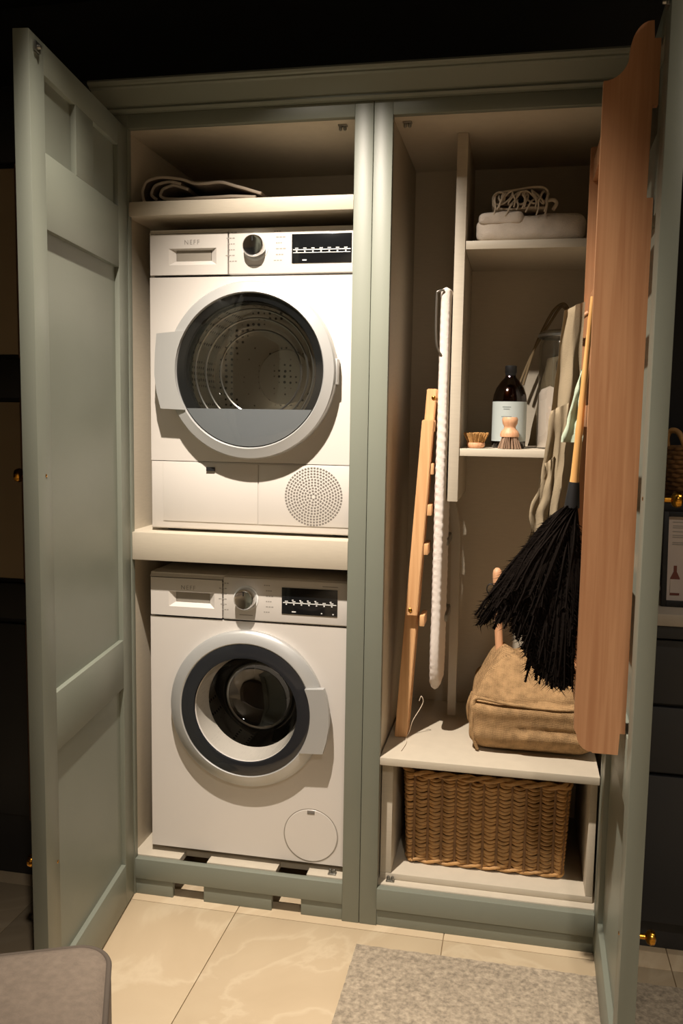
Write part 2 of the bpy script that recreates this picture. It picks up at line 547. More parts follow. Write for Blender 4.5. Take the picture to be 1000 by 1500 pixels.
# doors -------------------------------------------------------------
def make_door(cab, hinge, dirv, nin, width, knobs, hand):
    """dirv along the width, nin = normal of the inner face; built in s,t,z then mapped"""
    d = Vector(dirv).normalized(); n = Vector(nin).normalized()
    mt = Matrix(((d.x, n.x, 0, hinge[0]), (d.y, n.y, 0, hinge[1]), (0, 0, 1, 0), (0, 0, 0, 1)))
    z0, z1, T = .008, 2.206, .034
    w = width
    bm = BM()
    st = .074
    box(bm, 0, st, -T, 0, z0, z1, .0012)
    box(bm, w - st, w, -T, 0, z0, z1, .0012)
    m0, m1 = .258, .372
    for a, b in ((z0, .135), (.662, .80), (1.825, 1.984), (2.142, z1)):
        box(bm, st, w - st, -T, 0, a, b, .0012)
    box(bm, m0, m1, -T, 0, 1.984, 2.142, .0012)
    flip = d.cross(n).z < 0
    if flip:
        pass
    dr = obj('door', bm, 'sage', cab, 40, mt)
    if flip:
        dr.data.flip_normals()
    for a0, a1, b0, b1 in ((st, m0, 1.984, 2.142), (m1, w - st, 1.984, 2.142), (st, w - st, .80, 1.825), (st, w - st, .135, .662)):
        p = B('recessed_panel', a0 - .004, a1 + .004, -T + .009, -.013, b0 - .004, b1 + .004, 'sage', dr, 0, mt)
        if flip: p.data.flip_normals()
    for s, z in knobs:
        k = lathe(BM(), [(0, -T), (.010, -T), (.010, -T - .003), (.0055, -T - .005), (.0055, -T - .016), (.0125, -T - .02), (.0155, -T - .027), (.0135, -T - .034), (.006, -T - .037), (0, -T - .037)], (s, 0, z), 'y', 24)
        k = obj('knob', k, 'brass', dr, 40, mt)
        if flip: k.data.flip_normals()
        k = obj('knob_screw', lathe(BM(), [(0, .0015), (.003, .0012), (.0042, 0), (.0042, -.001)], (s, 0, z), 'y', 12), 'brass', dr, 40, mt)
        if flip: k.data.flip_normals()
    bm = BM()
    box(bm, w - .045, w - .02, 0, .006, z1 - .035, z1 - .015, .001)
    lathe(bm, [(0, .013), (.004, .012), (.005, .006)], (w - .032, 0, z1 - .025), 'y', 12)
    k = obj('catch_plate', bm, 'steel', dr, 40, mt)
    if flip: k.data.flip_normals()
    return dr


A = 1.4445
make_door(cl, (0, -.006), (math.cos(A), -math.sin(A), 0), (math.sin(A), math.cos(A), 0), .622, ((.58, 1.297), (.56, .402)), 1)
tag(cl.children[-1])
make_door(cr, (1.3265, -.004), (-.022, -1, 0), (-1, .022, 0), .615, ((.578, 1.289), (.566, .405)), -1)


# ------------------------------------------------------------------ dryer and washing machine
def plate_hole(bm, x0, x1, z0, z1, cx, cz, r, y, depth, n=96):
    """rectangular plate with a round hole and a rim going back by depth"""
    angs = sorted(set([2 * PI * k / n for k in range(n)] + [math.atan2(z - cz, x - cx) % (2 * PI) for x in (x0, x1) for z in (z0, z1)]))
    inn, out, bk, ob = [], [], [], []
    for a in angs:
        ca, sa = math.cos(a), math.sin(a)
        t = min([(x1 - cx) / ca if ca > 1e-9 else 1e9, (x0 - cx) / ca if ca < -1e-9 else 1e9, (z1 - cz) / sa if sa > 1e-9 else 1e9, (z0 - cz) / sa if sa < -1e-9 else 1e9])
        inn.append(bm.verts.new((cx + r * ca, y, cz + r * sa)))
        bk.append(bm.verts.new((cx + r * ca, y + depth, cz + r * sa)))
        out.append(bm.verts.new((cx + t * ca, y, cz + t * sa)))
        ob.append(bm.verts.new((cx + t * ca, y + depth, cz + t * sa)))
    N = len(angs)
    fs = []
    for i in range(N):
        j = (i + 1) % N
        fs += [bm.faces.new((inn[i], inn[j], out[j], out[i])), bm.faces.new((inn[i], bk[i], bk[j], inn[j])), bm.faces.new((out[i], out[j], ob[j], ob[i]))]
    bmesh.ops.recalc_face_normals(bm, faces=fs)
    return bm


def drawer_pocket(bm, x0, x1, z0, z1, hx0, hx1, hz0, hz1, y, d):
    """drawer front with a recessed trapezoid grip"""
    o = [bm.verts.new((x, y, z)) for x, z in ((x0, z0), (x1, z0), (x1, z1), (x0, z1))]
    e = .018
    h = [bm.verts.new((x, y, z)) for x, z in ((hx0 - e, hz0 - .012), (hx1 + e, hz0 - .012), (hx1 + e, hz1 + .004), (hx0 - e, hz1 + .004))]
    k = [bm.verts.new((x, y + .012, z)) for x, z in ((hx0, hz0), (hx1, hz0), (hx1, hz1), (hx0, hz1))]
    q = [bm.verts.new((v.co.x, y + d, v.co.z)) for v in o]
    fs = []
    for i in range(4):
        j = (i + 1) % 4
        fs += [bm.faces.new((o[i], o[j], h[j], h[i])), bm.faces.new((h[i], h[j], k[j], k[i])), bm.faces.new((o[i], q[i], q[j], o[j]))]
    bmesh.ops.recalc_face_normals(bm, faces=fs)
    return bm


def machine(kind, x0, yw, z0, label, feet):
    dry = kind == 'dryer'
    Wd, Hh, D = .598, .843, .46
    t = thing('tumble_dryer' if dry else 'washing_machine', (x0 + Wd / 2, yw + D / 2, z0 - feet), label, 'dryer' if dry else 'washing machine')
    X = lambda u: x0 + u
    Z = lambda v: z0 + v
    cu, cz = (.307, .451) if dry else (.303, .459)
    rh = .205 if dry else .19
    # casing without front
    bm = BM()
    y0, y1 = yw + .006, yw + D
    for a in ((X(0), X(.012), y0, y1, Z(0), Z(Hh)), (X(Wd - .012), X(Wd), y0, y1, Z(0), Z(Hh)), (X(.012), X(Wd - .012), y0, y1, Z(Hh - .012), Z(Hh)),
              (X(.012), X(Wd - .012), y0, y1, Z(0), Z(.012)), (X(.012), X(Wd - .012), y1 - .01, y1, Z(.012), Z(Hh - .012))):
        box(bm, *a, .001)
    obj('casing', bm, 'white', t, 40)
    fz0 = .197 if dry else .004
    obj('front_panel', plate_hole(BM(), X(.001), X(Wd - .001), Z(fz0), Z(.712), X(cu), Z(cz), rh, yw, .006), 'white', t, 30)
    # control panel
    px0 = .235 if dry else .226
    cp = obj('control_panel', box(BM(), X(px0), X(Wd - .001), yw - .004, yw + .02, Z(.716), Z(Hh - .002), .004, 3), 'white2', t, 40)
    obj('panel_strip', prism(BM(), [(yw - .002, Z(Hh - .012)), (yw + .01, Z(Hh + .0)), (yw + .05, Z(Hh + .002)), (yw + .05, Z(Hh - .012))], 'x', X(.001), X(px0 - .0015)), 'white2', t, 30)
    # detergent drawer / water container
    dw = obj('water_container' if dry else 'detergent_drawer', drawer_pocket(BM(), X(.004), X(px0 - .0025), Z(.718), Z(Hh - .014), X(.078), X(.182), Z(.757), Z(.786), yw - .004, .016), 'white2', t, 20)
    obj('grip_recess', box(BM(), X(.079), X(.181), yw + .0075, yw + .009, Z(.7575), Z(.7855)), 'pocket', dw)
    text_mesh('maker_name', 'NEFF', .0175, 'greyprint', dw, (X(.128 if dry else .12), yw - .0042, Z(.806 if dry else .802)))
    # dial
    kx, kz = (.312, .789) if dry else (.296, .781)
    dl = obj('dial', lathe(BM(), [(.031, yw - .004), (.031, yw - .02), (.029, yw - .030), (.026, yw - .033), (.022, yw - .032), (0, yw - .0325)], (X(kx), 0, Z(kz)), 'y', 40), 'chrome', t, 35)
    obj('dial_collar', lathe(BM(), [(.037, yw - .0042), (.037, yw - .0055), (.0315, yw - .0055), (.0315, yw - .0042)], (X(kx), 0, Z(kz)), 'y', 40, True), 'print', dl, 35)
    obj('dial_pointer', box(BM(), X(kx - .0015), X(kx + .0015), yw - .0335, yw - .0322, Z(kz + .012), Z(kz + .025)), 'blackmat', dl)
    # programme marks
    bm = BM()
    for side in (-1, 1):
        for k in range(6):
            z = kz - .038 + k * .0155
            w = random.uniform(.018, .03)
            xx = kx + side * (.046 + (.006 if k in (0, 5) else .012))
            a, b = (xx - w, xx) if side < 0 else (xx, xx + w)
            for q in range(3):
                box(bm, X(a + (b - a) * q / 3 + .001), X(a + (b - a) * (q + 1) / 3 - .001), yw - .0043, yw - .0039, Z(z), Z(z + .003))
    box(bm, X(kx - .02), X(kx + .02), yw - .0043, yw - .0039, Z(kz - .05), Z(kz - .0475))
    box(bm, X(.52), X(.565), yw - .0043, yw - .0039, Z(.826), Z(.8285))
    tag(obj('programme_marks', bm, 'greyprint', cp), kind='stuff')
    # display
    dx0, dx1, dz0, dz1 = (.416, .582, .744, .821) if dry else (.402, .564, .743, .819)
    ds = obj('display', box(BM(), X(dx0), X(dx1), yw - .0062, yw - .0035, Z(dz0), Z(dz1), .0008), 'black', t, 40)
    bm = BM()
    zl = dz0 + (.034 if dry else .032)
    box(bm, X(dx0 + .004), X(dx1 - .003), yw - .0068, yw - .006, Z(zl), Z(zl + .0022))
    if dry:
        box(bm, X(dx0 + .004), X(dx1 - .003), yw - .0068, yw - .006, Z(zl - .0075), Z(zl - .006))
    for k in range(7):
        xx = dx0 + .014 + k * (dx1 - dx0 - .03) / 6
        box(bm, X(xx - .0045), X(xx + .0045), yw - .0068, yw - .006, Z(zl + .004), Z(zl + .0062))
        box(bm, X(xx - .002), X(xx + .002), yw - .0068, yw - .006, Z(zl - .005), Z(zl - .0015))
        if not dry and k in (1, 2, 3, 4, 6):
            box(bm, X(xx - .006), X(xx - .001), yw - .0068, yw - .006, Z(zl + .0075), Z(zl + .0105))
    for xx, zz, w in ((.03, .006, .012), (.115, .006, .004), (.148, .005, .004)):
        if dry and xx > .05: continue
        box(bm, X(dx0 + xx), X(dx0 + xx + w), yw - .0068, yw - .006, Z(dz0 + zz), Z(dz0 + zz + .003))
    obj('display_symbols', bm, 'print', ds)
    c = (X(cu), 0, Z(cz))
    # drum
    obj('drum', lathe(BM(), [(rh - .004, yw + .05), (.235, yw + .09), (.235, yw + .34)], c, 'y', 72), 'drum', t, 30)
    obj('drum_back', lathe(BM(), [(.236, yw + .341), (.2, yw + .345), (.14, yw + .36), (.09, yw + .35), (.085, yw + .335), (0, yw + .33)], c, 'y', 72), 'drum' if dry else 'drumdark', t, 30)
    if dry:
        R, Rg = .243, .21
        ring = obj('door_ring', lathe(BM(), [(R - .004, yw - .001), (R, yw - .012), (R, yw - .036), (R - .004, yw - .043), (R - .02, yw - .047), (Rg + .003, yw - .050), (Rg, yw - .046), (Rg, yw - .03), (R - .03, yw - .001)], c, 'y', 96, True), 'silver', t, 40)
        obj('black_surround', lathe(BM(), [(Rg - .0005, yw - .042), (Rg - .0005, yw - .038), (.187, yw - .032), (.182, yw - .01), (.186, yw - .01), (.19, yw - .036)], c, 'y', 96, True), 'black', ring, 40)
        # inner dish of the door: moulded steps toward the drum
        obj('door_bowl', lathe(BM(), [(.183, yw - .02), (.176, yw + .005), (.155, yw + .03), (.148, yw + .05), (.12, yw + .07), (.095, yw + .075), (0, yw + .078)], c, 'y', 96), 'bowl', ring, 40)
        obj('door_glass', lathe(BM(), [(Rg - .001, yw - .046), (.19, yw - .051), (.15, yw - .056), (.1, yw - .0595), (.05, yw - .061), (0, yw - .0615)], c, 'y', 96), 'glass', ring, 60)
        # floor reflection imitated by a flat grey segment behind the glass
        P = []
        zc = -.104
        a0 = math.asin(zc / .207)
        for i in range(33):
            a = a0 + (-PI - 2 * a0) * i / 32
            P.append((c[0] + .207 * math.cos(a), c[2] + .207 * math.sin(a)))
        obj('painted_reflection', prism(BM(), P, 'y', yw - .0450, yw - .0436), 'reflection_tone', ring, 30)
        for i, (rr, yy) in enumerate(((.15, .028), (.12, .068), (.172, .004))):
            obj('bowl_rib', lathe(BM(), [(rr, yw + yy - .002), (rr + .003, yw + yy), (rr, yw + yy + .002), (rr - .003, yw + yy)], c, 'y', 72, True), 'steel', ring, 60)
        # handle tab on the left
        a = math.radians(180)
        hp = [(c[0] - .196, Z(.555)), (c[0] - .265, Z(.552)), (c[0] - .270, Z(.50)), (c[0] - .272, Z(.44)), (c[0] - .266, Z(.39)), (c[0] - .254, Z(.345)), (c[0] - .19, Z(.342))]
        for k in range(9):
            an = math.radians(180 + 31 - 62 * k / 8)
            hp.append((c[0] + .2115 * math.cos(an), c[2] + .2115 * math.sin(an)))
        hp = hp[1:6] + hp[7:]
        obj('door_handle', prism(BM(), hp, 'y', yw - .053, yw - .038), 'silver', ring, 25)
        B('hinge_block', c[0] + R - .006, c[0] + R + .004, yw - .034, yw - .003, Z(cz - .035), Z(cz + .035), 'silver', t, .003)
        # lower service covers
        B('service_cover', X(.0015), X(Wd - .0015), yw + .0012, yw + .008, Z(.003), Z(.1955), 'white', t, .001)
        fc = B('filter_flap', X(.037), X(.322), yw - .0012, yw + .001, Z(.022), Z(.192), 'white', t, .0015)
        obj('flap_latch', prism(BM(), [(X(.170), Z(.181)), (X(.195), Z(.181)), (X(.195), Z(.170)), (X(.170), Z(.170))], 'y', yw - .006, yw - .0013), 'blackmat', fc)
        gp = B('grille_cover', X(.3245), X(.592), yw - .0012, yw + .001, Z(.022), Z(.192), 'white', t, .0015)
        bm = BM()
        for ri in range(1, 11):
            r = .008 * ri
            n = max(6, int(2 * PI * r / .0088))
            for k in range(n):
                an = 2 * PI * k / n + (ri % 2) * PI / n
                ux, uz = X(.484) + r * math.cos(an), Z(.106) + r * math.sin(an)
                ca, sa = math.cos(an), math.sin(an)
                hh, ww = .0027, .003
                bm.faces.new([bm.verts.new((ux + ca * p * hh - sa * q * ww, yw - .0014, uz + sa * p * hh + ca * q * ww)) for p, q in ((-1, -1), (1, -1), (1, 1), (-1, 1))])
        tag(obj('air_holes', bm, 'joint', gp), kind='stuff')
    else:
        R, Rg = .231, .194
        ring = obj('door_ring', lathe(BM(), [(R - .003, yw - .001), (R, yw - .008), (R, yw - .022), (R - .006, yw - .029), (Rg + .004, yw - .035), (Rg, yw - .032), (Rg, yw - .02), (R - .03, yw - .001)], c, 'y', 96, True), 'silver', t, 40)
        obj('dark_glass_ring', lathe(BM(), [(Rg - .0005, yw - .034), (.172, yw - .037), (.155, yw - .036), (.153, yw - .031), (.16, yw - .027), (Rg - .0005, yw - .027)], c, 'y', 96, True), 'darkglass', ring, 50)
        obj('white_inner_frame', lathe(BM(), [(.159, yw - .027), (.153, yw - .023), (.147, yw + .02), (.140, yw + .05), (.146, yw + .05), (.156, yw + .01), (.165, yw - .022)], c, 'y', 96, True), 'white2', ring, 40)
        obj('glass_bowl', lathe(BM(), [(.152, yw - .024), (.143, yw + .02), (.125, yw + .07), (.11, yw + .105), (.09, yw + .12), (.05, yw + .128), (0, yw + .13)], c, 'y', 96), 'bowl', ring, 40)
        obj('bowl_rim', lathe(BM(), [(.100, yw + .10), (.104, yw + .104), (.100, yw + .108), (.096, yw + .104)], c, 'y', 72, True), 'steel', ring, 60)
        obj('gasket', lathe(BM(), [(.185, yw + .02), (.165, yw + .03), (.158, yw + .06), (.168, yw + .085), (.19, yw + .09), (.2, yw + .06)], c, 'y', 72, True), 'gasket', t, 40)
        for k in range(3):
            an = math.radians(70 + 120 * k)
            b2 = BM()
            box(b2, -.02, .02, yw + .1, yw + .33, .17, .232, .012, 3)
            obj('drum_lifter', b2, 'steel', t, 40, Matrix.Translation((c[0], 0, c[2])) @ Matrix.Rotation(an, 4, 'Y'))
        hp = []
        for k in range(13):
            an = math.radians(-34 + (24 + 34) * k / 12)
            hp.append((c[0] + .1945 * math.cos(an), c[2] + .1945 * math.sin(an)))
        hp += [(c[0] + .232, c[2] + .083), (c[0] + .240, c[2] + .06), (c[0] + .248, c[2] + .02), (c[0] + .249, c[2] - .02), (c[0] + .242, c[2] - .07), (c[0] + .232, c[2] - .105)]
        obj('door_handle', prism(BM(), hp, 'y', yw - .044, yw - .024), 'silver', ring, 25)
        # pump flap, bottom right
        fpc = (X(.494), 0, Z(.088))
        fpo = obj('pump_flap', lathe(BM(), [(0, yw - .0015), (.0775, yw - .0015), (.079, yw), (.079, yw + .002)], fpc, 'y', 64), 'white', t, 20)
        obj('flap_groove', lathe(BM(), [(.079, yw - .0006), (.0815, yw - .0006), (.0815, yw + .001), (.079, yw + .001)], fpc, 'y', 64, True), 'pocket', fpo, 40)
        B('flap_latch', fpc[0] - .011, fpc[0] + .011, yw - .003, yw - .0012, fpc[2] + .066, fpc[2] + .076, 'joint', fpo, .0005)
    for sx in (.05, Wd - .05):
        for sy in (.06, D - .06):
            obj('foot', lathe(BM(), [(0, z0 - feet), (.022, z0 - feet), (.022, z0 - feet + .006), (.014, z0 - feet + .007), (.014, z0), (0, z0)], (X(sx), yw + sy, 0), n=20), 'blackmat', t, 40)
    return t


machine('washer', .032, .053, .131, 'white front loading washing machine with round glass door at the cabinet bottom', .0158)
machine('dryer', .038, .053, 1.105, 'white tumble dryer with round smoked door on the middle cabinet shelf', .0078)


# ------------------------------------------------------------------ soft things
def ribbon(bm, path, th, y0, y1, ny=10, wob=.003, sd=0):
    """thick cloth ribbon: path in xz, extruded along y"""
    pts = [Vector((p[0], 0, p[1])) for p in path]
    N = len(pts)
    top, bot = [], []
    for i in range(N):
        t = (pts[min(i + 1, N - 1)] - pts[max(i - 1, 0)]).normalized()
        n = Vector((-t.z, 0, t.x))
        ra, rb = [], []
        for k in range(ny + 1):
            y = y0 + (y1 - y0) * k / ny
            w = Vector((noise.noise((pts[i].x * 18, y * 14, sd)) * wob, noise.noise((pts[i].x * 14, y * 9, sd + 5)) * wob, noise.noise((pts[i].x * 18, y * 14, sd + 9)) * wob))
            ra.append(bm.verts.new(pts[i] + n * th / 2 + Vector((0, y, 0)) + w))
            rb.append(bm.verts.new(pts[i] - n * th / 2 + Vector((0, y, 0)) + w))
        top.append(ra); bot.append(rb)
    for i in range(N - 1):
        for k in range(ny):
            bm.faces.new((top[i][k], top[i + 1][k], top[i + 1][k + 1], top[i][k + 1]))
            bm.faces.new((bot[i][k], bot[i][k + 1], bot[i + 1][k + 1], bot[i + 1][k]))
        bm.faces.new((top[i][0], bot[i][0], bot[i + 1][0], top[i + 1][0]))
        bm.faces.new((top[i][ny], top[i + 1][ny], bot[i + 1][ny], bot[i][ny]))
    for i, s in ((0, 1), (N - 1, -1)):
        for k in range(ny):
            q = (top[i][k], top[i][k + 1], bot[i][k + 1], bot[i][k])
            bm.faces.new(q if s > 0 else q[::-1])
    return bm


def spline(pts, n=6):
    out = []
    P = [Vector(p) for p in pts]
    for i in range(len(P) - 1):
        a, b, c, d = P[max(i - 1, 0)], P[i], P[i + 1], P[min(i + 2, len(P) - 1)]
        for k in range(n):
            t = k / n
            out.append(.5 * ((2 * b) + (c - a) * t + (2 * a - 5 * b + 4 * c - d) * t * t + (3 * b - a - 3 * c + d) * t ** 3))
    out.append(P[-1])
    return out


# folded cloth on the top left shelf
zs = 2.0145
bh = 1.35
path = spline([(.36, 0, zs + .006), (.25, 0, zs + .0065), (.12, 0, zs + .0065), (.04, 0, zs + .0065), (.016, 0, zs + .012), (.01, 0, zs + .032), (.022, 0, zs + .052), (.06, 0, zs + .060),
               (.12, 0, zs + .055), (.17, 0, zs + .044), (.23, 0, zs + .046), (.28, 0, zs + .036), (.345, 0, zs + .021)], 6)
path2 = spline([(.33, 0, zs + .0145), (.25, 0, zs + .017), (.16, 0, zs + .0155), (.09, 0, zs + .0155), (.062, 0, zs + .022), (.07, 0, zs + .036), (.1, 0, zs + .043), (.14, 0, zs + .034)], 6)
path3 = spline([(.05, 0, zs + .016), (.036, 0, zs + .026), (.045, 0, zs + .042), (.08, 0, zs + .0505), (.12, 0, zs + .0455)], 5)
bl = thing('folded_blanket', (.18, .16, zs), 'taupe cloth with pale bound edges folded on the topmost shelf of the washer cabinet', 'blanket')
for pth, sd in ((path, 1), (path2, 2), (path3, 3)):
    pp = [(p.x * 1.04, zs + (p.z - zs) * bh) for p in pth]
    ly = obj('folded_layer', ribbon(BM(), pp, .009, .075, .30, 10, .002, sd), 'brown_cloth', bl, 60)
    obj('edge_binding', tube(BM(), [(p[0], .073 + .002 * math.sin(i), p[1]) for i, p in enumerate(pp)], .0042, 6), 'pale_edge', ly, 60)


def hanging_cloth(zt, zb, left, right, y, amp, folds, cols=34, rows=40, sd=0, th=.0025):
    bm = BM()
    F, K = [], []
    for i in range(rows + 1):
        f = i / rows
        z = zt + (zb - zt) * f
        l, r = left(f), right(f)
        fr, bk = [], []
        for k in range(cols + 1):
            s = k / cols
            yy = y + amp * (.25 + .75 * f) * math.sin(s * folds * PI + .8 * noise.noise((s * 2, f * 2, sd))) + .01 * noise.noise((s * 3, f * 4, sd + 2))
            zz = z + (.02 * (s - .2) if f < .02 else 0)
            x = l + (r - l) * s + .005 * noise.noise((s * 4, f * 6, sd + 4))
            fr.append(bm.verts.new((x, yy - th, zz))); bk.append(bm.verts.new((x, yy + th, zz)))
        F.append(fr); K.append(bk)
    for i in range(rows):
        for k in range(cols):
            bm.faces.new((F[i][k], F[i + 1][k], F[i + 1][k + 1], F[i][k + 1]))
            bm.faces.new((K[i][k], K[i][k + 1], K[i + 1][k + 1], K[i + 1][k]))
        bm.faces.new((F[i][0], K[i][0], K[i + 1][0], F[i + 1][0]))
        bm.faces.new((F[i][cols], F[i + 1][cols], K[i + 1][cols], K[i][cols]))
    for k in range(cols):
        bm.faces.new((F[0][k], F[0][k + 1], K[0][k + 1], K[0][k]))
        bm.faces.new((F[rows][k], K[rows][k], K[rows][k + 1], F[rows][k + 1]))
    return bm


def soft_box(bm, x0, x1, y0, y1, z0, z1, r, cuts=14, wob=.004, fr=20, sd=0, top=None):
    """rounded, slightly lumpy box; `top` may reshape points"""
    b2 = bmesh.new()
    bmesh.ops.create_cube(b2, size=2)
    bmesh.ops.subdivide_edges(b2, edges=b2.edges[:], cuts=cuts, use_grid_fill=True)
    cx, cy, cz = (x0 + x1) / 2, (y0 + y1) / 2, (z0 + z1) / 2
    hx, hy, hz = (x1 - x0) / 2, (y1 - y0) / 2, (z1 - z0) / 2
    for v in b2.verts:
        p = Vector((v.co.x * hx, v.co.y * hy, v.co.z * hz))
        q = Vector((max(-hx + r, min(hx - r, p.x)), max(-hy + r, min(hy - r, p.y)), max(-hz + r, min(hz - r, p.z))))
        d = p - q
        if d.length > 1e-9:
            p = q + d.normalized() * r
        nn = Vector((noise.noise((p.x * fr, p.y * fr, p.z * fr + sd)), noise.noise((p.x * fr, p.y * fr + 7, p.z * fr + sd)), noise.noise((p.x * fr, p.y * fr + 3, p.z * fr + sd))))
        f = min(1, (p.z + hz) / (hz * .6))
        p += nn * wob * f
        w = Vector((cx, cy, cz)) + p
        if top: w = top(w)
        v.co = w
    me = bpy.data.meshes.new('t'); b2.to_mesh(me); b2.free()
    bm.from_mesh(me); bpy.data.meshes.remove(me)
    return bm


# rolled white towel with a fringed cloth on it
tw = thing('bath_towel', (1.087, .3, 1.922), 'thick fluffy white towel folded flat on the upper cabinet shelf', 'towel')


def towel_top(w):
    f = max(0, (w.z - 1.93) / .07)
    return Vector((w.x, w.y, w.z + f * (.006 * math.sin((w.x - .95) * 9) + .01 * (w.x - 1.08))))


obj('towel_layer', soft_box(BM(), .942, 1.236, .19, .42, 1.9225, 1.99, .026, 22, .004, 26, 1, towel_top), 'towel', tw, 80)
obj('towel_fold', soft_box(BM(), .948, 1.07, .184, .4, 1.965, 2.002, .016, 14, .004, 30, 4), 'towel', tw, 80)
ft = thing('fringed_cloth', (1.065, .28, 2.0), 'small cream cloth with knotted fringe bundled on top of the white towel', 'cloth')
bz = 2.008
pp = [(p.x, p.z) for p in spline([(1.13, 0, bz + .004), (1.05, 0, bz + .003), (.995, 0, bz + .006), (.983, 0, bz + .024), (.994, 0, bz + .044), (1.03, 0, bz + .052), (1.08, 0, bz + .056), (1.115, 0, bz + .058), (1.132, 0, bz + .045), (1.125, 0, bz + .02)], 5)]
obj('outer_fold', ribbon(BM(), pp, .005, .205, .35, 8, .004, 3), 'fringe', ft, 60)
pp = [(p.x, p.z) for p in spline([(1.12, 0, bz + .012), (1.04, 0, bz + .013), (1.0, 0, bz + .02), (1.002, 0, bz + .035), (1.03, 0, bz + .04), (1.1, 0, bz + .042), (1.114, 0, bz + .03)], 5)]
obj('inner_fold', ribbon(BM(), pp, .006, .21, .345, 8, .003, 5), 'brown_cloth', ft, 60)
random.seed(11)
for k in range(15):
    x = .99 + k * .0105 + random.uniform(-.004, .004)
    z = bz + random.uniform(.018, .05)
    y = .2
    L = random.uniform(.03, .055)
    dx = random.uniform(-.02, .02)
    pth = spline([(x, y + .004, z), (x + dx * .4, y - .010, z - L * .25), (x + dx + .004, y - .013, z - L * .6), (x + dx * 1.2, y - .014, max(z - L, bz - .02))], 5)
    bm = tube(BM(), pth, [.0032 - .0012 * i / len(pth) for i in range(len(pth))], 6)
    obj('tassel', bm, 'fringe', ft, 60)
for k in range(6):
    x = 1.0 + k * .021
    pth = [(x + .016 * math.cos(a), .198 - .004 * math.sin(a * 2), bz + .03 + .017 * math.sin(a + k)) for a in [2 * PI * i / 20 for i in range(20)]]
    obj('knot_loop', tube(BM(), pth, .0026, 6, True), 'fringe', ft, 60)
pth = spline([(1.12, .21, bz + .02), (1.145, .2, bz + .022), (1.155, .2, bz + .012), (1.146, .2, bz - .004)], 5)
obj('tassel', tube(BM(), pth, .005, 8), 'fringe', ft, 60)

# ------------------------------------------------------------------ things on the lower shelf
ZS = 1.3513
bo = thing('soap_bottle', (1.048, .32, ZS), 'brown glass bottle with a pale blue label on the lower shelf', 'bottle')
c = (1.048, .32, ZS)
prof = [(0, 0), (.045, 0), (.049, .004), (.049, .14), (.047, .155), (.040, .175), (.028, .193), (.017, .205), (.0145, .212)]
obj('glass_body', lathe(BM(), prof + [(.0145, .225)], c, n=48), 'amber', bo, 60)
obj('contents', lathe(BM(), [(0, .003), (.046, .003), (.046, .14), (.042, .16), (.034, .176), (0, .176)], c, n=48), 'liquid', bo, 60)
obj('cap', lathe(BM(), [(0, .212), (.0155, .212), (.0155, .218), (.017, .22), (.017, .238), (.015, .24), (0, .24)], c, n=32), 'blackmat', bo, 40)
lb = obj('label', lathe(BM(), [(.0497, .02), (.0497, .135)], c, n=48), 'label', bo, 60)
bm = BM()
for k, (z, w) in enumerate(((.118, .5), (.112, .36), (.09, .6), (.084, .5), (.05, .45), (.044, .6), (.038, .4))):
    lo = len(bm.verts)
    for i in range(8):
        a = -PI / 2 - .15 - w / 2 + w * i / 8
        b_ = a + w / 8 * .8
        r = .0501
        bm.faces.new([bm.verts.new((c[0] + r * math.cos(q), c[1] + r * math.sin(q), c[2] + zz)) for q, zz in ((a, z), (b_, z), (b_, z + .0025), (a, z + .0025))])
obj('label_lines', bm, 'labelprint', lb)

br = thing('scrub_brush', (1.052, .225, ZS), 'wooden pot brush standing on its bristles before the bottle', 'brush')
c = (1.052, .225, ZS)
obj('wooden_head', lathe(BM(), [(0, .034), (.026, .034), (.027, .042), (.024, .05), (.0165, .058), (.0165, .064), (.021, .072), (.0225, .084), (.019, .09), (0, .09)], c, n=32), 'beech', br, 50)
bm = BM()
random.seed(3)
for k in range(130):
    a = random.uniform(0, 2 * PI); q = math.sqrt(random.random())
    r0 = q * .023; r1 = q * .036 + random.uniform(-.002, .002)
    tube(bm, [(c[0] + r0 * math.cos(a), c[1] + r0 * math.sin(a), c[2] + .036), (c[0] + r1 * math.cos(a), c[1] + r1 * math.sin(a), c[2] + .001)], .0011, 4)
tag(obj('bristles', bm, 'bristle', br, 60), kind='stuff')

b2 = thing('nail_brush', (.957, .235, ZS), 'small round brush lying with tan bristles up beside the partition', 'brush')
c = (.957, .235, ZS)
obj('wooden_base', lathe(BM(), [(0, 0), (.02, 0), (.025, .004), (.0265, .012), (.025, .016), (0, .016)], c, n=32), 'beech', b2, 50)
bm = BM()
for k in range(260):
    a = random.uniform(0, 2 * PI); q = math.sqrt(random.random())
    r0 = q * .023; r1 = q * .037 + random.uniform(-.001, .001)
    tube(bm, [(c[0] + r0 * math.cos(a), c[1] + r0 * math.sin(a), c[2] + .015), (c[0] + r1 * math.cos(a), c[1] + r1 * math.sin(a), c[2] + .043 + random.uniform(-.002, .002))], .0014, 4)
tag(obj('bristles', bm, 'fibre', b2, 60), kind='stuff')

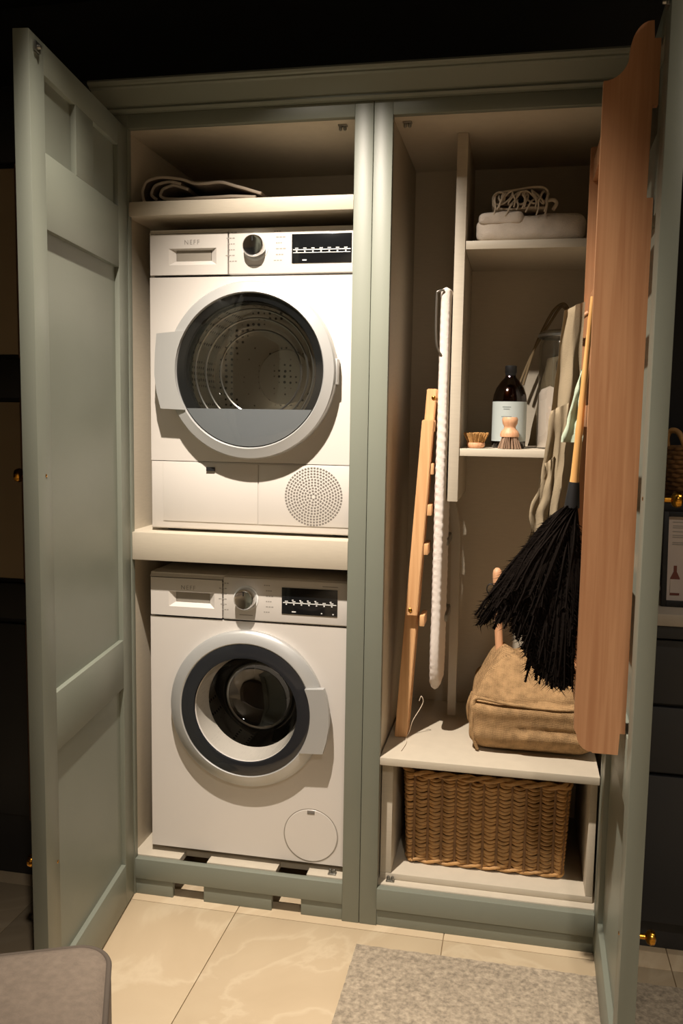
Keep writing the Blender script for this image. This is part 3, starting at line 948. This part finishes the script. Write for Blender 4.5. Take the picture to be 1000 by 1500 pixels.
jr = thing('glass_jar', (1.2, .34, ZS), 'tall clear glass jar half filled with white powder beside the bottle', 'jar')
c = (1.2, .34, ZS)
obj('glass_wall', lathe(BM(), [(0, .001), (.068, .001), (.072, .006), (.072, .30), (.066, .318), (.055, .325)], c, n=56), 'jar', jr, 60)
bm = BM()
lathe(bm, [(0, .004), (.0685, .004), (.0685, .155), (.062, .170), (.04, .176), (0, .168)], c, n=48)
for v in bm.verts:
    if v.co.z > ZS + .1:
        v.co.z += .012 * noise.noise((v.co.x * 40, v.co.y * 40, 1))
obj('powder', bm, 'powder', jr, 60)
obj('glass_lid', lathe(BM(), [(.056, .325), (.074, .327), (.076, .334), (.06, .342), (.02, .346), (0, .346)], c, n=48), 'jar', jr, 60)
obj('lid_rim', lathe(BM(), [(.074, .320), (.078, .323), (.078, .329), (.074, .331)], c, n=48, closed=True), 'steel', jr, 50)
B('label_tag', 1.17, 1.21, .2655, .267, ZS + .0, ZS + .022, 'powder', jr, .0004)

# net bag with cord handles behind the jar
nb = thing('drawstring_bag', (1.2, .47, ZS), 'ecru cloth bag with twine handles propped up behind the jar', 'bag')
obj('bag_cloth', hanging_cloth(ZS + .275, ZS + .002, lambda f: 1.155 - .05 * f, lambda f: 1.245 + .05 * f, .47, .012, 3.2, 24, 20, sd=3, th=.0015), 'net', nb, 80)
bm = BM()
for k in range(2):
    o_ = .012 * k
    pth = spline([(1.085 - o_, .47 + .01 * k, ZS + .19), (1.115, .47 + .01 * k, ZS + .30), (1.15 + o_, .475, ZS + .385), (1.175 + o_, .48, ZS + .425), (1.2, .48, ZS + .435 - o_), (1.215, .478, ZS + .40), (1.225, .475, ZS + .3)], 7)
    obj('cord_handle', tube(BM(), pth, .0042, 7), 'twine', nb, 60)

# ------------------------------------------------------------------ ironing board and clothes airer
ib = thing('ironing_board', (.86, .35, .495), 'narrow ironing board in a quilted white cover standing edge on beside the partition', 'ironing board')


def board_shape(w):
    f = (w.z - .56) / 1.26
    sh = -.002 + .004 * f
    rip = .0008 * math.sin(w.z * 260 + w.y * 160 + 3 * noise.noise((w.y * 9, w.z * 7, 0))) * (1 if w.z < 1.45 else .4)
    nose = 1
    if w.z < .80:
        nose = math.sqrt(max(.05, 1 - ((.80 - w.z) / .146) ** 2))
        nose = .55 + .45 * nose
    if w.y < .25:
        w.y -= .0009 * math.sin(w.z * 290 + w.x * 260 + 4 * noise.noise((w.x * 30, w.z * 6, 7)))
    return Vector((w.x + sh + (rip if w.x < .866 else -rip) + .001 * noise.noise((w.y * 8, w.z * 9, 2)), .25 + (w.y - .25) * nose, w.z))


bm = BM()
ring_n = 28
rows = 260
rg = []
for i in range(rows + 1):
    z = .642 + (1.795 - .642) * i / rows
    ends = min(1, math.sqrt(max(.02, 1 - (1 - min(1, (z - .6418) / .02)) ** 2)), math.sqrt(max(.02, 1 - (1 - min(1, (1.7955 - z) / .012)) ** 2)))
    row = []
    for k in range(ring_n):
        a = 2 * PI * k / ring_n
        ca, sa = math.cos(a), math.sin(a)
        ex = .0165 * ends * math.copysign(abs(ca) ** .5, ca)
        ey = .10 * math.copysign(abs(sa) ** .35, sa) * (.9 + .1 * ends)
        row.append(bm.verts.new(board_shape(Vector((.8645 + ex, .25 + ey, z)))))
    rg.append(row)
for i in range(rows):
    for k in range(ring_n):
        bm.faces.new((rg[i][k], rg[i][(k + 1) % ring_n], rg[i + 1][(k + 1) % ring_n], rg[i + 1][k]))
bm.faces.new(rg[0][::-1]); bm.faces.new(rg[-1])
obj('padded_cover', bm, 'ironing', ib, 70)
pth = spline([(.858, .150, 1.61), (.844, .142, 1.645), (.842, .142, 1.765), (.846, .142, 1.782), (.862, .147, 1.786)], 5)
obj('wire_rest', tube(BM(), pth, .003, 8), 'wire', ib, 60)
# curved-top support leg
lp = []
for i in range(21):
    f = i / 20
    z = .496 + (1.19 - .496) * f
    lp.append((.9 - .004 * f - .014 * max(0, (f - .8) / .2) ** 2, z))
P = [(x - .013, z) for x, z in lp] + [(.884, 1.196), (.888, 1.196)] + [(x + .013 - .010 * max(0, ((i) / 20 - .86) / .14) ** 2, lp[i][1]) for i, (x, z) in list(enumerate(lp))[::-1]]
obj('support_leg', prism(BM(), P, 'y', .395, .43), 'legpaint', ib, 35)
obj('leg_bracket', box(BM(), .872, .888, .26, .425, .83, .85, .002), 'wire', ib, 40)
obj('leg_bracket', box(BM(), .872, .886, .26, .425, 1.06, 1.08, .002), 'wire', ib, 40)

ar = thing('clothes_airer', (.78, .25, .4955), 'folded wooden clothes airer with rungs leaning against the cabinet side', 'clothes airer')
a0, a1 = Vector((.768, 0, .4956)), Vector((.8305, 0, 1.517))
ax = (a1 - a0).normalized()


def at(z):
    return a0 + (a1 - a0) * ((z - a0.z) / (a1.z - a0.z))


def bar(bm, z0, z1, off, w, y0, y1, flat=False):
    p, q = at(z0), at(z1)
    pts = [(p.x + off - w / 2, z0), (p.x + off + w / 2, z0), (q.x + off + w / 2, z1), (q.x + off - w / 2, z1)]
    prism(bm, pts, 'y', y0, y1)
    bmesh.ops.bevel(bm, geom=bm.edges[:], offset=.002, segments=2, affect='EDGES')
    return bm


for y in (.165, .212):
    obj('lower_leg', bar(BM(), .4956, .93, .0, .036, y + .002, y + .024), 'pine', ar, 40)
    obj('upper_leg', bar(BM(), .868, 1.43, .002, .034, y - .021, y), 'pine', ar, 40)
    obj('top_arm', bar(BM(), 1.385, 1.517, .003, .028, y + .002, y + .022), 'pine', ar, 40)
    for z, dx in ((1.492, .008), (.885, -.004)):
        p = at(z)
        yy = (y + .002) if z > 1.4 else y - .021
        obj('brass_bolt', lathe(BM(), [(0, yy - .004), (.0035, yy - .0035), (.006, yy - .0015), (.006, yy + .001)], (p.x + .002 + dx, 0, z), 'y', 16), 'brass', ar, 40)
for z in (1.413, 1.292, 1.175, 1.062, .852):
    p = at(z)
    ox = .0195 if z > .9 else .0265
    obj('rung', box(BM(), p.x + ox, p.x + min(ox + .014, .8455 - p.x), .150 if z > .9 else .155, .2345, z - .016, z + .016, .002), 'pine', ar, 40)
pth = spline([(.817, .2, .60), (.823, .198, .615), (.829, .2, .60), (.822, .2, .58), (.80, .19, .54), (.792, .18, .51), (.785, .165, .4975), (.79, .12, .4968), (.784, .06, .4968)], 5)
obj('cord', tube(BM(), pth, .0013, 6), 'fringe', ar, 60)

# ------------------------------------------------------------------ jute bag and wicker basket
jb = thing('jute_storage_bag', (1.14, .27, .495), 'square woven jute storage bag with a slumped folded top on the bench', 'bag')


def jute_shape(w):
    h = (w.z - .4955) / .25
    x, y, z = w.x, w.y, w.z
    # belly and base tuck
    k = math.exp(-((h) / .1) ** 2)
    cx, cy = 1.14, .28
    x += (cx - x) * .10 * k
    y += (cy - y) * .10 * k
    y -= .012 * math.sin(min(1, max(0, h)) * PI) * (1 if y < cy else -1)
    # fold line on the front, wrinkles
    z += .006 * noise.noise((x * 6, y * 6, 3)) * min(1, h * 2 + .05)
    if y < cy:
        y += .008 * math.exp(-((h - .60) / .03) ** 2) - .006 * math.exp(-((h - .50) / .06) ** 2)
        y -= .009 * math.exp(-((h - .22) / .06) ** 2) * (1 if x > 1.1 else .4)
        y += .006 * math.exp(-((h - .31) / .03) ** 2) * (1 if x > 1.1 else .2)
    return Vector((x, y, max(z, .4955)))


def jute_top(w):
    w = jute_shape(w)
    h = (w.z - .64) / .1
    if h > 0:
        w.x += (1.15 - w.x) * min(.55, .32 * h)
        w.y += (.32 - w.y) * min(.5, .38 * h)
        w.z += .012 * math.sin(w.x * 55 + w.y * 20) * min(1, h)
    return w


obj('bag_body', soft_box(BM(), .968, 1.318, .105, .455, .4957, .655, .035, 26, .004, 14, 2, jute_shape), 'jute', jb, 80)
obj('folded_top', soft_box(BM(), .975, 1.312, .112, .448, .60, .745, .04, 26, .007, 16, 5, jute_top), 'jute', jb, 80)
pth = spline([(.985, .108, .645), (1.0, .098, .655), (1.08, .094, .645), (1.2, .093, .640), (1.30, .096, .645)], 6)
obj('seam', tube(BM(), pth, .004, 8), 'jute', jb, 60)
pth = spline([(.995, .112, .502), (.982, .106, .54), (.978, .104, .60), (.984, .106, .648)], 6)
obj('seam', tube(BM(), pth, .0045, 8), 'jute', jb, 60)
pth = spline([(.974, .2, .64), (.962, .2, .60), (.964, .21, .56), (.97, .22, .54)], 6)
obj('handle_loop', tube(BM(), pth, .006, 8), 'jute', jb, 60)

wb = thing('clothes_brush', (1.03, .33, .72), 'wooden handled brush with a dark cord poking out of the jute bag', 'brush')
obj('handle', tube(BM(), spline([(1.045, .335, .72), (1.037, .335, .82), (1.031, .335, .93), (1.029, .335, .988)], 5), [.012] * 10 + [.0125, .0135, .0142, .0142, .012, .005], 14), 'beech', wb, 50)
pth = [(1.012 + .012 * math.cos(a), .318, .925 + .016 * math.sin(a)) for a in [2 * PI * i / 20 for i in range(20)]]
obj('cord_loop', tube(BM(), pth, .002, 6, True), 'blackmat', wb, 60)

wk = thing('wicker_basket', (1.02, .3, .134), 'rectangular woven willow basket on the floor of the bench opening', 'basket')
BX0, BX1, BY0, BY1, BZ0, BZ1 = .790, 1.254, .115, .47, .1345, .425


def rrect(x0, x1, y0, y1, r, n):
    L = 2 * (x1 - x0 - 2 * r) + 2 * (y1 - y0 - 2 * r) + 2 * PI * r
    pts = []
    for i in range(n):
        s = L * i / n
        segs = [(x1 - x0 - 2 * r), PI * r / 2, (y1 - y0 - 2 * r), PI * r / 2, (x1 - x0 - 2 * r), PI * r / 2, (y1 - y0 - 2 * r), PI * r / 2]
        k = 0
        while s > segs[k]:
            s -= segs[k]; k += 1
        if k == 0: p, nn = (x0 + r + s, y0), (0, -1)
        elif k == 2: p, nn = (x1, y0 + r + s), (1, 0)
        elif k == 4: p, nn = (x1 - r - s, y1), (0, 1)
        elif k == 6: p, nn = (x0, y1 - r - s), (-1, 0)
        else:
            a = {1: -PI / 2, 3: 0, 5: PI / 2, 7: PI}[k] + s / r
            cc = {1: (x1 - r, y0 + r), 3: (x1 - r, y1 - r), 5: (x0 + r, y1 - r), 7: (x0 + r, y0 + r)}[k]
            nn = (math.cos(a), math.sin(a)); p = (cc[0] + r * nn[0], cc[1] + r * nn[1])
        pts.append((p, nn, i / n))
    return pts


NST = 40   # stakes around
ROWS = 22
random.seed(5)
ring_pts = rrect(BX0, BX1, BY0, BY1, .03, NST * 8)
for r in range(ROWS):
    f = (r + .5) / ROWS
    z = BZ0 + .018 + f * (BZ1 - BZ0 - .04)
    pth = []
    grow = -.012 * (1 - f)
    for (p, nn, s) in ring_pts:
        w = -math.cos(s * NST * 2 * PI) + .45 * math.cos(s * NST * PI + (r % 2) * PI)
        o_ = .0042 * w + grow
        pth.append((p[0] + nn[0] * o_, p[1] + nn[1] * o_, z + .0022 * noise.noise((s * 30, r * 3.1, 0)) + .0012 * math.cos(s * NST * 2 * PI)))
    obj('weaver', tube(BM(), pth, .0046 + .0007 * random.random(), 6, True), 'wicker', wk, 60)
for k in range(NST):
    p, nn, s = ring_pts[k * 8]
    obj('stake', tube(BM(), [(p[0] - nn[0] * .010, p[1] - nn[1] * .010, BZ0 + .006), (p[0] - nn[0] * .005, p[1] - nn[1] * .005, BZ0 + .15), (p[0], p[1], BZ1 - .012)], .0042, 6), 'wicker2', wk, 60)
for zz, amp in ((BZ1 - .014, .006), (BZ0 + .0115, .005)):
    for ph in (0, PI):
        pth = []
        gg = -.012 if zz < .2 else 0
        for (p, nn, s) in ring_pts:
            a = s * NST * PI * .7 + ph
            o_ = amp * math.cos(a) + gg
            pth.append((p[0] + nn[0] * o_, p[1] + nn[1] * o_, zz + amp * math.sin(a)))
        obj('braided_rim', tube(BM(), pth, .0062 if zz > .2 else .0055, 6, True), 'wicker', wk, 60)
obj('base', box(BM(), BX0 + .015, BX1 - .015, BY0 + .015, BY1 - .015, BZ0 + .004, BZ0 + .012), 'wicker2', wk)


# ------------------------------------------------------------------ door rack with hanging things
rk = thing('door_rack', (1.27, -.29, .75), 'alder wood shelf rack with ogee topped side boards fixed inside the open right door', 'rack')


def rack_side(y0, y1):
    def dx(y): return 1.3265 - .022 * (-.004 - y) - .001
    xd = dx(y0) - .0015
    xo = xd - .101
    P = [(xo, .803), (xo, 2.078)]
    # ogee top: concave then convex up to the door side
    for i in range(1, 10):
        a = i / 9 * PI / 2
        P.append((xo + .046 * math.sin(a), 2.078 + .048 * (1 - math.cos(a))))
    for i in range(1, 10):
        a = i / 9 * PI / 2
        P.append((xo + .046 + .036 * (1 - math.cos(a)), 2.126 + .056 * math.sin(a)))
    P += [(xd - .014, 2.182), (xd - .012, 2.150), (xd, 2.150), (xd, 2.03), (xd - .010, 2.03), (xd - .012, 1.86), (xd, 1.86),
          (xd, .80), (xd - .010, .80), (xd - .012, .755), (xo + .038, .755)]
    for i in range(9):
        a = i / 8 * PI / 2
        P.append((xo + .038 - .032 * math.sin(a) , .803 - .012 - .034 * math.cos(a)))
    bm = BM()
    prism(bm, P, 'y', y0, y1)
    return bm


obj('side_board', rack_side(-.512, -.494), 'oak', rk, 30)
obj('side_board', rack_side(-.095, -.077), 'oak', rk, 30)
for z in (2.0, 1.42, .78):
    B('rail', 1.228, 1.240, -.4935, -.0955, z, z + .05, 'oak', rk, .0015)
for z in (1.10, 1.80, .82):
    B('rack_shelf', 1.242, 1.308, -.4935, -.0955, z, z + .014, 'oak', rk, .001)
B('rail', 1.2295, 1.241, -.4935, -.0955, 1.685, 1.73, 'oak', rk, .0015)
for y in (-.125,):
    obj('peg', tube(BM(), [(1.2290, y, 1.69), (1.2, y, 1.668), (1.178, y, 1.676)], [.006, .006, .0075], 12), 'oak', rk, 50)


ap = thing('linen_apron', (1.19, -.2, 1.15), 'beige linen apron hanging in folds from a peg of the door rack', 'apron')
obj('apron_cloth', hanging_cloth(1.695, 1.16, lambda f: 1.172 - .048 * f - .035 * max(0, f - .72), lambda f: 1.2185 - .012 * f, -.168, .018, 2.6, sd=1), 'linen', ap, 80)
obj('apron_fold', hanging_cloth(1.46, 1.15, lambda f: 1.150 - .034 * f, lambda f: 1.172 + .018 * (1 - f), -.205, .010, 1.6, 16, 24, sd=6), 'linen', ap, 80)
obj('apron_tie', hanging_cloth(1.335, 1.13, lambda f: 1.140 - .042 * f + .008 * math.sin(f * 9), lambda f: 1.162 - .012 * f, -.207, .010, 2.2, 14, 24, sd=12), 'linen', ap, 80)
gc = thing('green_cloth', (1.2, -.245, 1.38), 'pale green cloth tucked behind the duster handle', 'cloth')
obj('cloth', hanging_cloth(1.545, 1.385, lambda f: 1.209 - .036 * f, lambda f: 1.2195, -.252, .004, 1.2, 12, 12, sd=9, th=.0015), 'green_cloth', gc, 80)

# feather duster hanging head down
dd = thing('feather_duster', (1.16, -.3, .83), 'black feather duster with a bamboo handle hanging head down from the door rack', 'duster')
top, fer = Vector((1.2225, -.335, 1.70)), Vector((1.2025, -.315, 1.297))
dirn = (fer - top).normalized()
N = 24
pth = [top + (fer - top) * i / N for i in range(N + 1)]
obj('bamboo_handle', tube(BM(), pth, [.0045 + .005 * i / N + (.0008 if i % 7 == 3 else 0) for i in range(N + 1)], 14), 'bamboo', dd, 60)
f0, f1 = fer - dirn * .002, fer + dirn * .055
obj('ferrule', tube(BM(), [f0, f0 + dirn * .008, f0 + dirn * .05, f1], [.0115, .0125, .0165, .017], 20), 'blackmat', dd, 50)
bm = BM()
random.seed(21)
root = f1 - dirn * .004


def feather(tipx, tipy, tipz, w, curl):
    tip = Vector((tipx, tipy, tipz))
    st = root + Vector((random.uniform(-.012, .012), random.uniform(-.012, .012), 0))
    mid = st.lerp(tip, .45) + Vector((random.uniform(-.012, .012) + curl * .2, random.uniform(-.03, .012), .022 + random.uniform(0, .025)))
    n = 10
    pts = []
    wv = Vector((random.uniform(-.006, .006), random.uniform(-.006, .006), random.uniform(-.004, .004)))
    fq, ph0 = random.uniform(6, 12), random.uniform(0, 6)
    for i in range(n + 1):
        t = i / n
        pts.append(st * (1 - t) ** 2 + mid * 2 * t * (1 - t) + tip * t * t + Vector((curl * .25 * t ** 4, 0, 0)) + wv * math.sin(t * fq + ph0) * t)
    side = (tip - st).cross(Vector((random.uniform(-.4, .4), -1, random.uniform(-.3, .3)))).normalized()
    prev = None
    for i, p in enumerate(pts):
        t = i / n
        ww = w * (.15 + 1.0 * math.sin(min(1, t * 1.08) * PI * .62)) * (1 if t < .9 else .55)
        j = random.uniform(.75, 1.15)
        a, b = bm.verts.new(p + side * ww * j), bm.verts.new(p - side * ww * random.uniform(.75, 1.15))
        cpt = bm.verts.new(p + Vector((0, -.003, .001)))
        if prev:
            bm.faces.new((prev[0], a, cpt, prev[2])); bm.faces.new((prev[2], cpt, b, prev[1]))
        prev = (a, b, cpt)
    # barbs along the vane for a ragged edge
    for i in range(3, n + 1):
        for s in (-1, 1):
            for q in range(4):
                p = pts[i].lerp(pts[i - 1], random.random())
                ww = random.uniform(.006, .016)
                e = p + side * s * ww + (tip - st).normalized() * random.uniform(.008, .022)
                d = (tip - st).normalized() * .0014
                bm.faces.new((bm.verts.new(p - d), bm.verts.new(p + d), bm.verts.new(e)))


for k in range(1050):
    # a drooping skirt, the hem higher towards the left
    x = 1.214 - .155 * random.random() ** 1.1
    hem = .84 + 2.2 * max(0, 1.165 - x) ** 1.15
    tz = hem + random.random() ** 1.6 * .20
    tz = min(tz, 1.04 + (x - 1.051) * .9 - .02 * random.random())
    feather(x, -.318 + random.uniform(-.07, .07), tz, random.uniform(.0025, .006), random.uniform(-.035, .03))
for k in range(150):   # left shoulder
    tz = random.uniform(.97, 1.06)
    feather(1.042 + .8 * max(0, tz - 1.03) + random.uniform(0, .03), random.uniform(-.385, -.255), tz, random.uniform(.003, .006), random.uniform(-.03, .02))
for k in range(26):   # stray plume to the left
    feather(random.uniform(1.0, 1.04), random.uniform(-.32, -.29), random.uniform(.955, .985), random.uniform(.003, .005), -.02)
for k in range(30):   # lowest tips
    feather(random.uniform(1.11, 1.215), random.uniform(-.385, -.255), random.uniform(.835, .88), random.uniform(.003, .006), random.uniform(-.02, .02))
tag(obj('plume', bm, 'feather', dd), kind='stuff')

# ------------------------------------------------------------------ rug, stool
rg_ = thing('area_rug', (1.4, -.95, 0), 'grey brown short pile rug lying in front of the right cabinet', 'rug')
bm = BM()
RX0, RX1, RY0, RY1 = .695, 2.3, -1.95, -.107
NX, NY = 150, 170
g = [[bm.verts.new((RX0 + (RX1 - RX0) * i / NX + (.003 * noise.noise((j * .5, 0, 1)) if i == 0 else 0), RY0 + (RY1 - RY0) * j / NY + (.003 * noise.noise((i * .5, 3, 1)) if j == NY else 0), .0056 + random.uniform(-.0011, .0011))) for j in range(NY + 1)] for i in range(NX + 1)]
for i in range(NX):
    for j in range(NY):
        bm.faces.new((g[i][j], g[i + 1][j], g[i + 1][j + 1], g[i][j + 1]))
bd = [g[i][0] for i in range(NX)] + [g[NX][j] for j in range(NY)] + [g[i][NY] for i in range(NX, 0, -1)] + [g[0][j] for j in range(NY, 0, -1)]
lo = [bm.verts.new((v.co.x, v.co.y, .0003)) for v in bd]
for i in range(len(bd)):
    j = (i + 1) % len(bd)
    bm.faces.new((bd[i], lo[i], lo[j], bd[j]))
obj('pile', bm, 'rug', rg_, 60)

st = thing('upholstered_stool', (.17, -1.2, 0), 'low grey felt stool with piped rounded corners standing by the open left door', 'stool')
sm = Matrix.Translation((.205, -1.195, 0)) @ Matrix.Rotation(math.radians(24), 4, 'Z')
hw = .27


def rr(h, r, n=10):
    P = []
    for cx_, cy_, a0_ in ((h - r, h - r, 0), (-h + r, h - r, PI / 2), (-h + r, -h + r, PI), (h - r, -h + r, 1.5 * PI)):
        for i in range(n + 1):
            a = a0_ + PI / 2 * i / n
            P.append((cx_ + r * math.cos(a), cy_ + r * math.sin(a)))
    return P


bm = BM()
rings = []
for z, dh in ((.06, -.006), (.08, 0), (.38, 0), (.405, -.003), (.417, -.010), (.424, -.03), (.43, -.09), (.434, -.16), (.436, -.22)):
    rings.append([bm.verts.new((x, y, z)) for x, y in rr(hw + dh, max(.03, .07 + dh))])
for a, b in zip(rings, rings[1:]):
    for i in range(len(a)):
        bm.faces.new((a[i], a[(i + 1) % len(a)], b[(i + 1) % len(a)], b[i]))
bm.faces.new(rings[0][::-1]); bm.faces.new(rings[-1])
obj('cushion', bm, 'felt', st, 60, sm)
obj('piping', tube(BM(), [(x, y, .412) for x, y in rr(hw - .004, .066)], .0055, 8, True), 'feltpipe', st, 60, sm)
for sx in (-1, 1):
    for sy in (-1, 1):
        obj('leg', tube(BM(), [(sx * .2, sy * .2, .0005), (sx * .19, sy * .19, .06)], [.013, .018], 14), 'darkunit', st, 50, sm)

# ------------------------------------------------------------------ neighbours on both sides
lu = thing('dark_wardrobe', (-.6, .3, 0), 'charcoal wardrobe with cream panels in the dark left of the cabinets', 'wardrobe')
B('carcass', -1.25, -.10, .03, .6, .0, 2.35, 'darkunit', lu)
for z0, z1 in ((1.60, 2.12), (.94, 1.462), (.2, .80)):
    p = B('cream_panel' if z0 > .5 else 'lower_panel', -.95, -.352, .012, .0295, z0, z1, 'cream' if z0 > .5 else 'darkunit', lu)
    B('bead', -.348, -.340, .006, .0295, z0 - .012, z1 + .012, 'brownedge', lu)
    B('bead', -.334, -.328, .010, .0295, z0 - .012, z1 + .012, 'brownedge', lu)
for z0, z1 in ((.82, .925), (1.475, 1.585), (2.135, 2.33)):
    B('cross_rail', -1.25, -.33, .004, .0295, z0, z1, 'blackmat', lu)

ru = thing('base_cabinet', (2.0, .3, 0), 'charcoal base cabinet with drawers beside the right cabinet', 'cabinet')
B('carcass', 1.425, 2.6, .02, .6, .1, .885, 'darkunit', ru)
B('plinth', 1.44, 2.6, .07, .58, 0, .0995, 'darkunit', ru)
for z0, z1 in ((.112, .515), (.525, .70), (.71, .878)):
    for x0 in (1.43, 2.02):
        d = B('drawer', x0, x0 + .58, .0, .0195, z0, z1, 'darkunit', ru, .002)
        obj('knob', lathe(BM(), [(0, -.0), (.006, 0), (.006, -.012), (.014, -.02), (.012, -.028), (0, -.03)], (x0 + .29, 0, (z0 + z1) / 2), 'y', 20), 'brass', d, 40)
wt = thing('worktop', (2.0, .3, .886), 'pale stone worktop on the charcoal base cabinet', 'worktop')
B('slab', 1.42, 2.61, -.015, .61, .8855, .918, 'darkunit', wt, .002)
B('stone_edge', 1.42, 2.61, -.02, .61, .9185, .95, 'counter', wt, .003)
sh = thing('wall_shelf', (2.0, .4, 1.17), 'charcoal wall shelf above the worktop', 'shelf')
B('board', 1.43, 2.6, .18, .615, 1.19, 1.215, 'darkunit', sh)
for xx in (1.6, 2.4):
    B('bracket', xx, xx + .02, .3, .615, 1.13, 1.1895, 'darkunit', sh)

# seagrass basket on the shelf
sb = thing('seagrass_basket', (1.62, .37, 1.2155), 'dark round seagrass basket with loop handle on the wall shelf', 'basket')
for r in range(12):
    z = 1.2225 + r * .0125
    rad = .128 + .012 * math.sin(r / 12 * PI)
    pth = [(1.625 + (rad + .003 * math.cos(24 * a + r * PI)) * math.cos(a), .37 + (rad + .003 * math.cos(24 * a + r * PI)) * math.sin(a), z) for a in [2 * PI * i / 96 for i in range(96)]]
    obj('coil', tube(BM(), pth, .0066, 6, True), 'wicker2', sb, 60)
obj('base', lathe(BM(), [(0, 1.216), (.12, 1.216), (.12, 1.222), (0, 1.222)], (1.625, .37, 0), n=32), 'wicker2', sb, 40)
pth = spline([(1.50, .34, 1.355), (1.494, .33, 1.39), (1.502, .32, 1.41), (1.52, .30, 1.405), (1.535, .285, 1.37), (1.537, .28, 1.35)], 6)
obj('loop_handle', tube(BM(), pth, .008, 8), 'wicker', sb, 60)

# framed print standing on the worktop
fm = Matrix.Translation((0, .08, .9505)) @ Matrix.Rotation(math.radians(-7), 4, 'X')
fp = thing('framed_notice', (1.58, .1, .9505), 'black framed printed notice with bottles leaning on the worktop', 'picture')
bm = BM()
FX = 1.462
box(bm, FX, FX + .013, -.006, .012, 0, .25, .001)
box(bm, FX + .19, FX + .203, -.006, .012, 0, .25, .001)
box(bm, FX + .013, FX + .19, -.006, .012, 0, .016, .001)
box(bm, FX + .013, FX + .19, -.006, .012, .237, .25, .001)
obj('frame', bm, 'blackmat', fp, 40, fm)
pa = obj('printed_sheet', box(BM(), FX + .013, FX + .19, .002, .004, .016, .237), 'paper', fp, None, fm)
bm = BM()
for k, z in enumerate((.222, .212, .207, .197, .187, .182, .168, .163)):
    box(bm, FX + .024, FX + .024 + (.1 if k % 3 else .07), .0012, .0022, z, z + .0022)
obj('printed_lines', bm, 'greyprint', pa, None, fm)
for k in range(4):
    x = FX + .034 + k * .034
    bm = BM()
    prism(bm, [(x - .012, .03), (x + .012, .03), (x + .012, .075), (x + .004, .092), (x + .004, .108), (x - .004, .108), (x - .004, .092), (x - .012, .075)], 'y', .0008, .0022)
    bp_ = obj('printed_bottle', bm, 'russet', pa, None, fm)
    obj('bottle_label', box(BM(), x - .012, x + .012, .0002, .0007, .036, .072), 'paper', pa, None, fm)
B('strut', FX + .09, FX + .11, .02, .06, .9506, 1.05, 'blackmat', fp)

for o in bpy.data.objects:
    if '_o' in o:
        del o['_o']
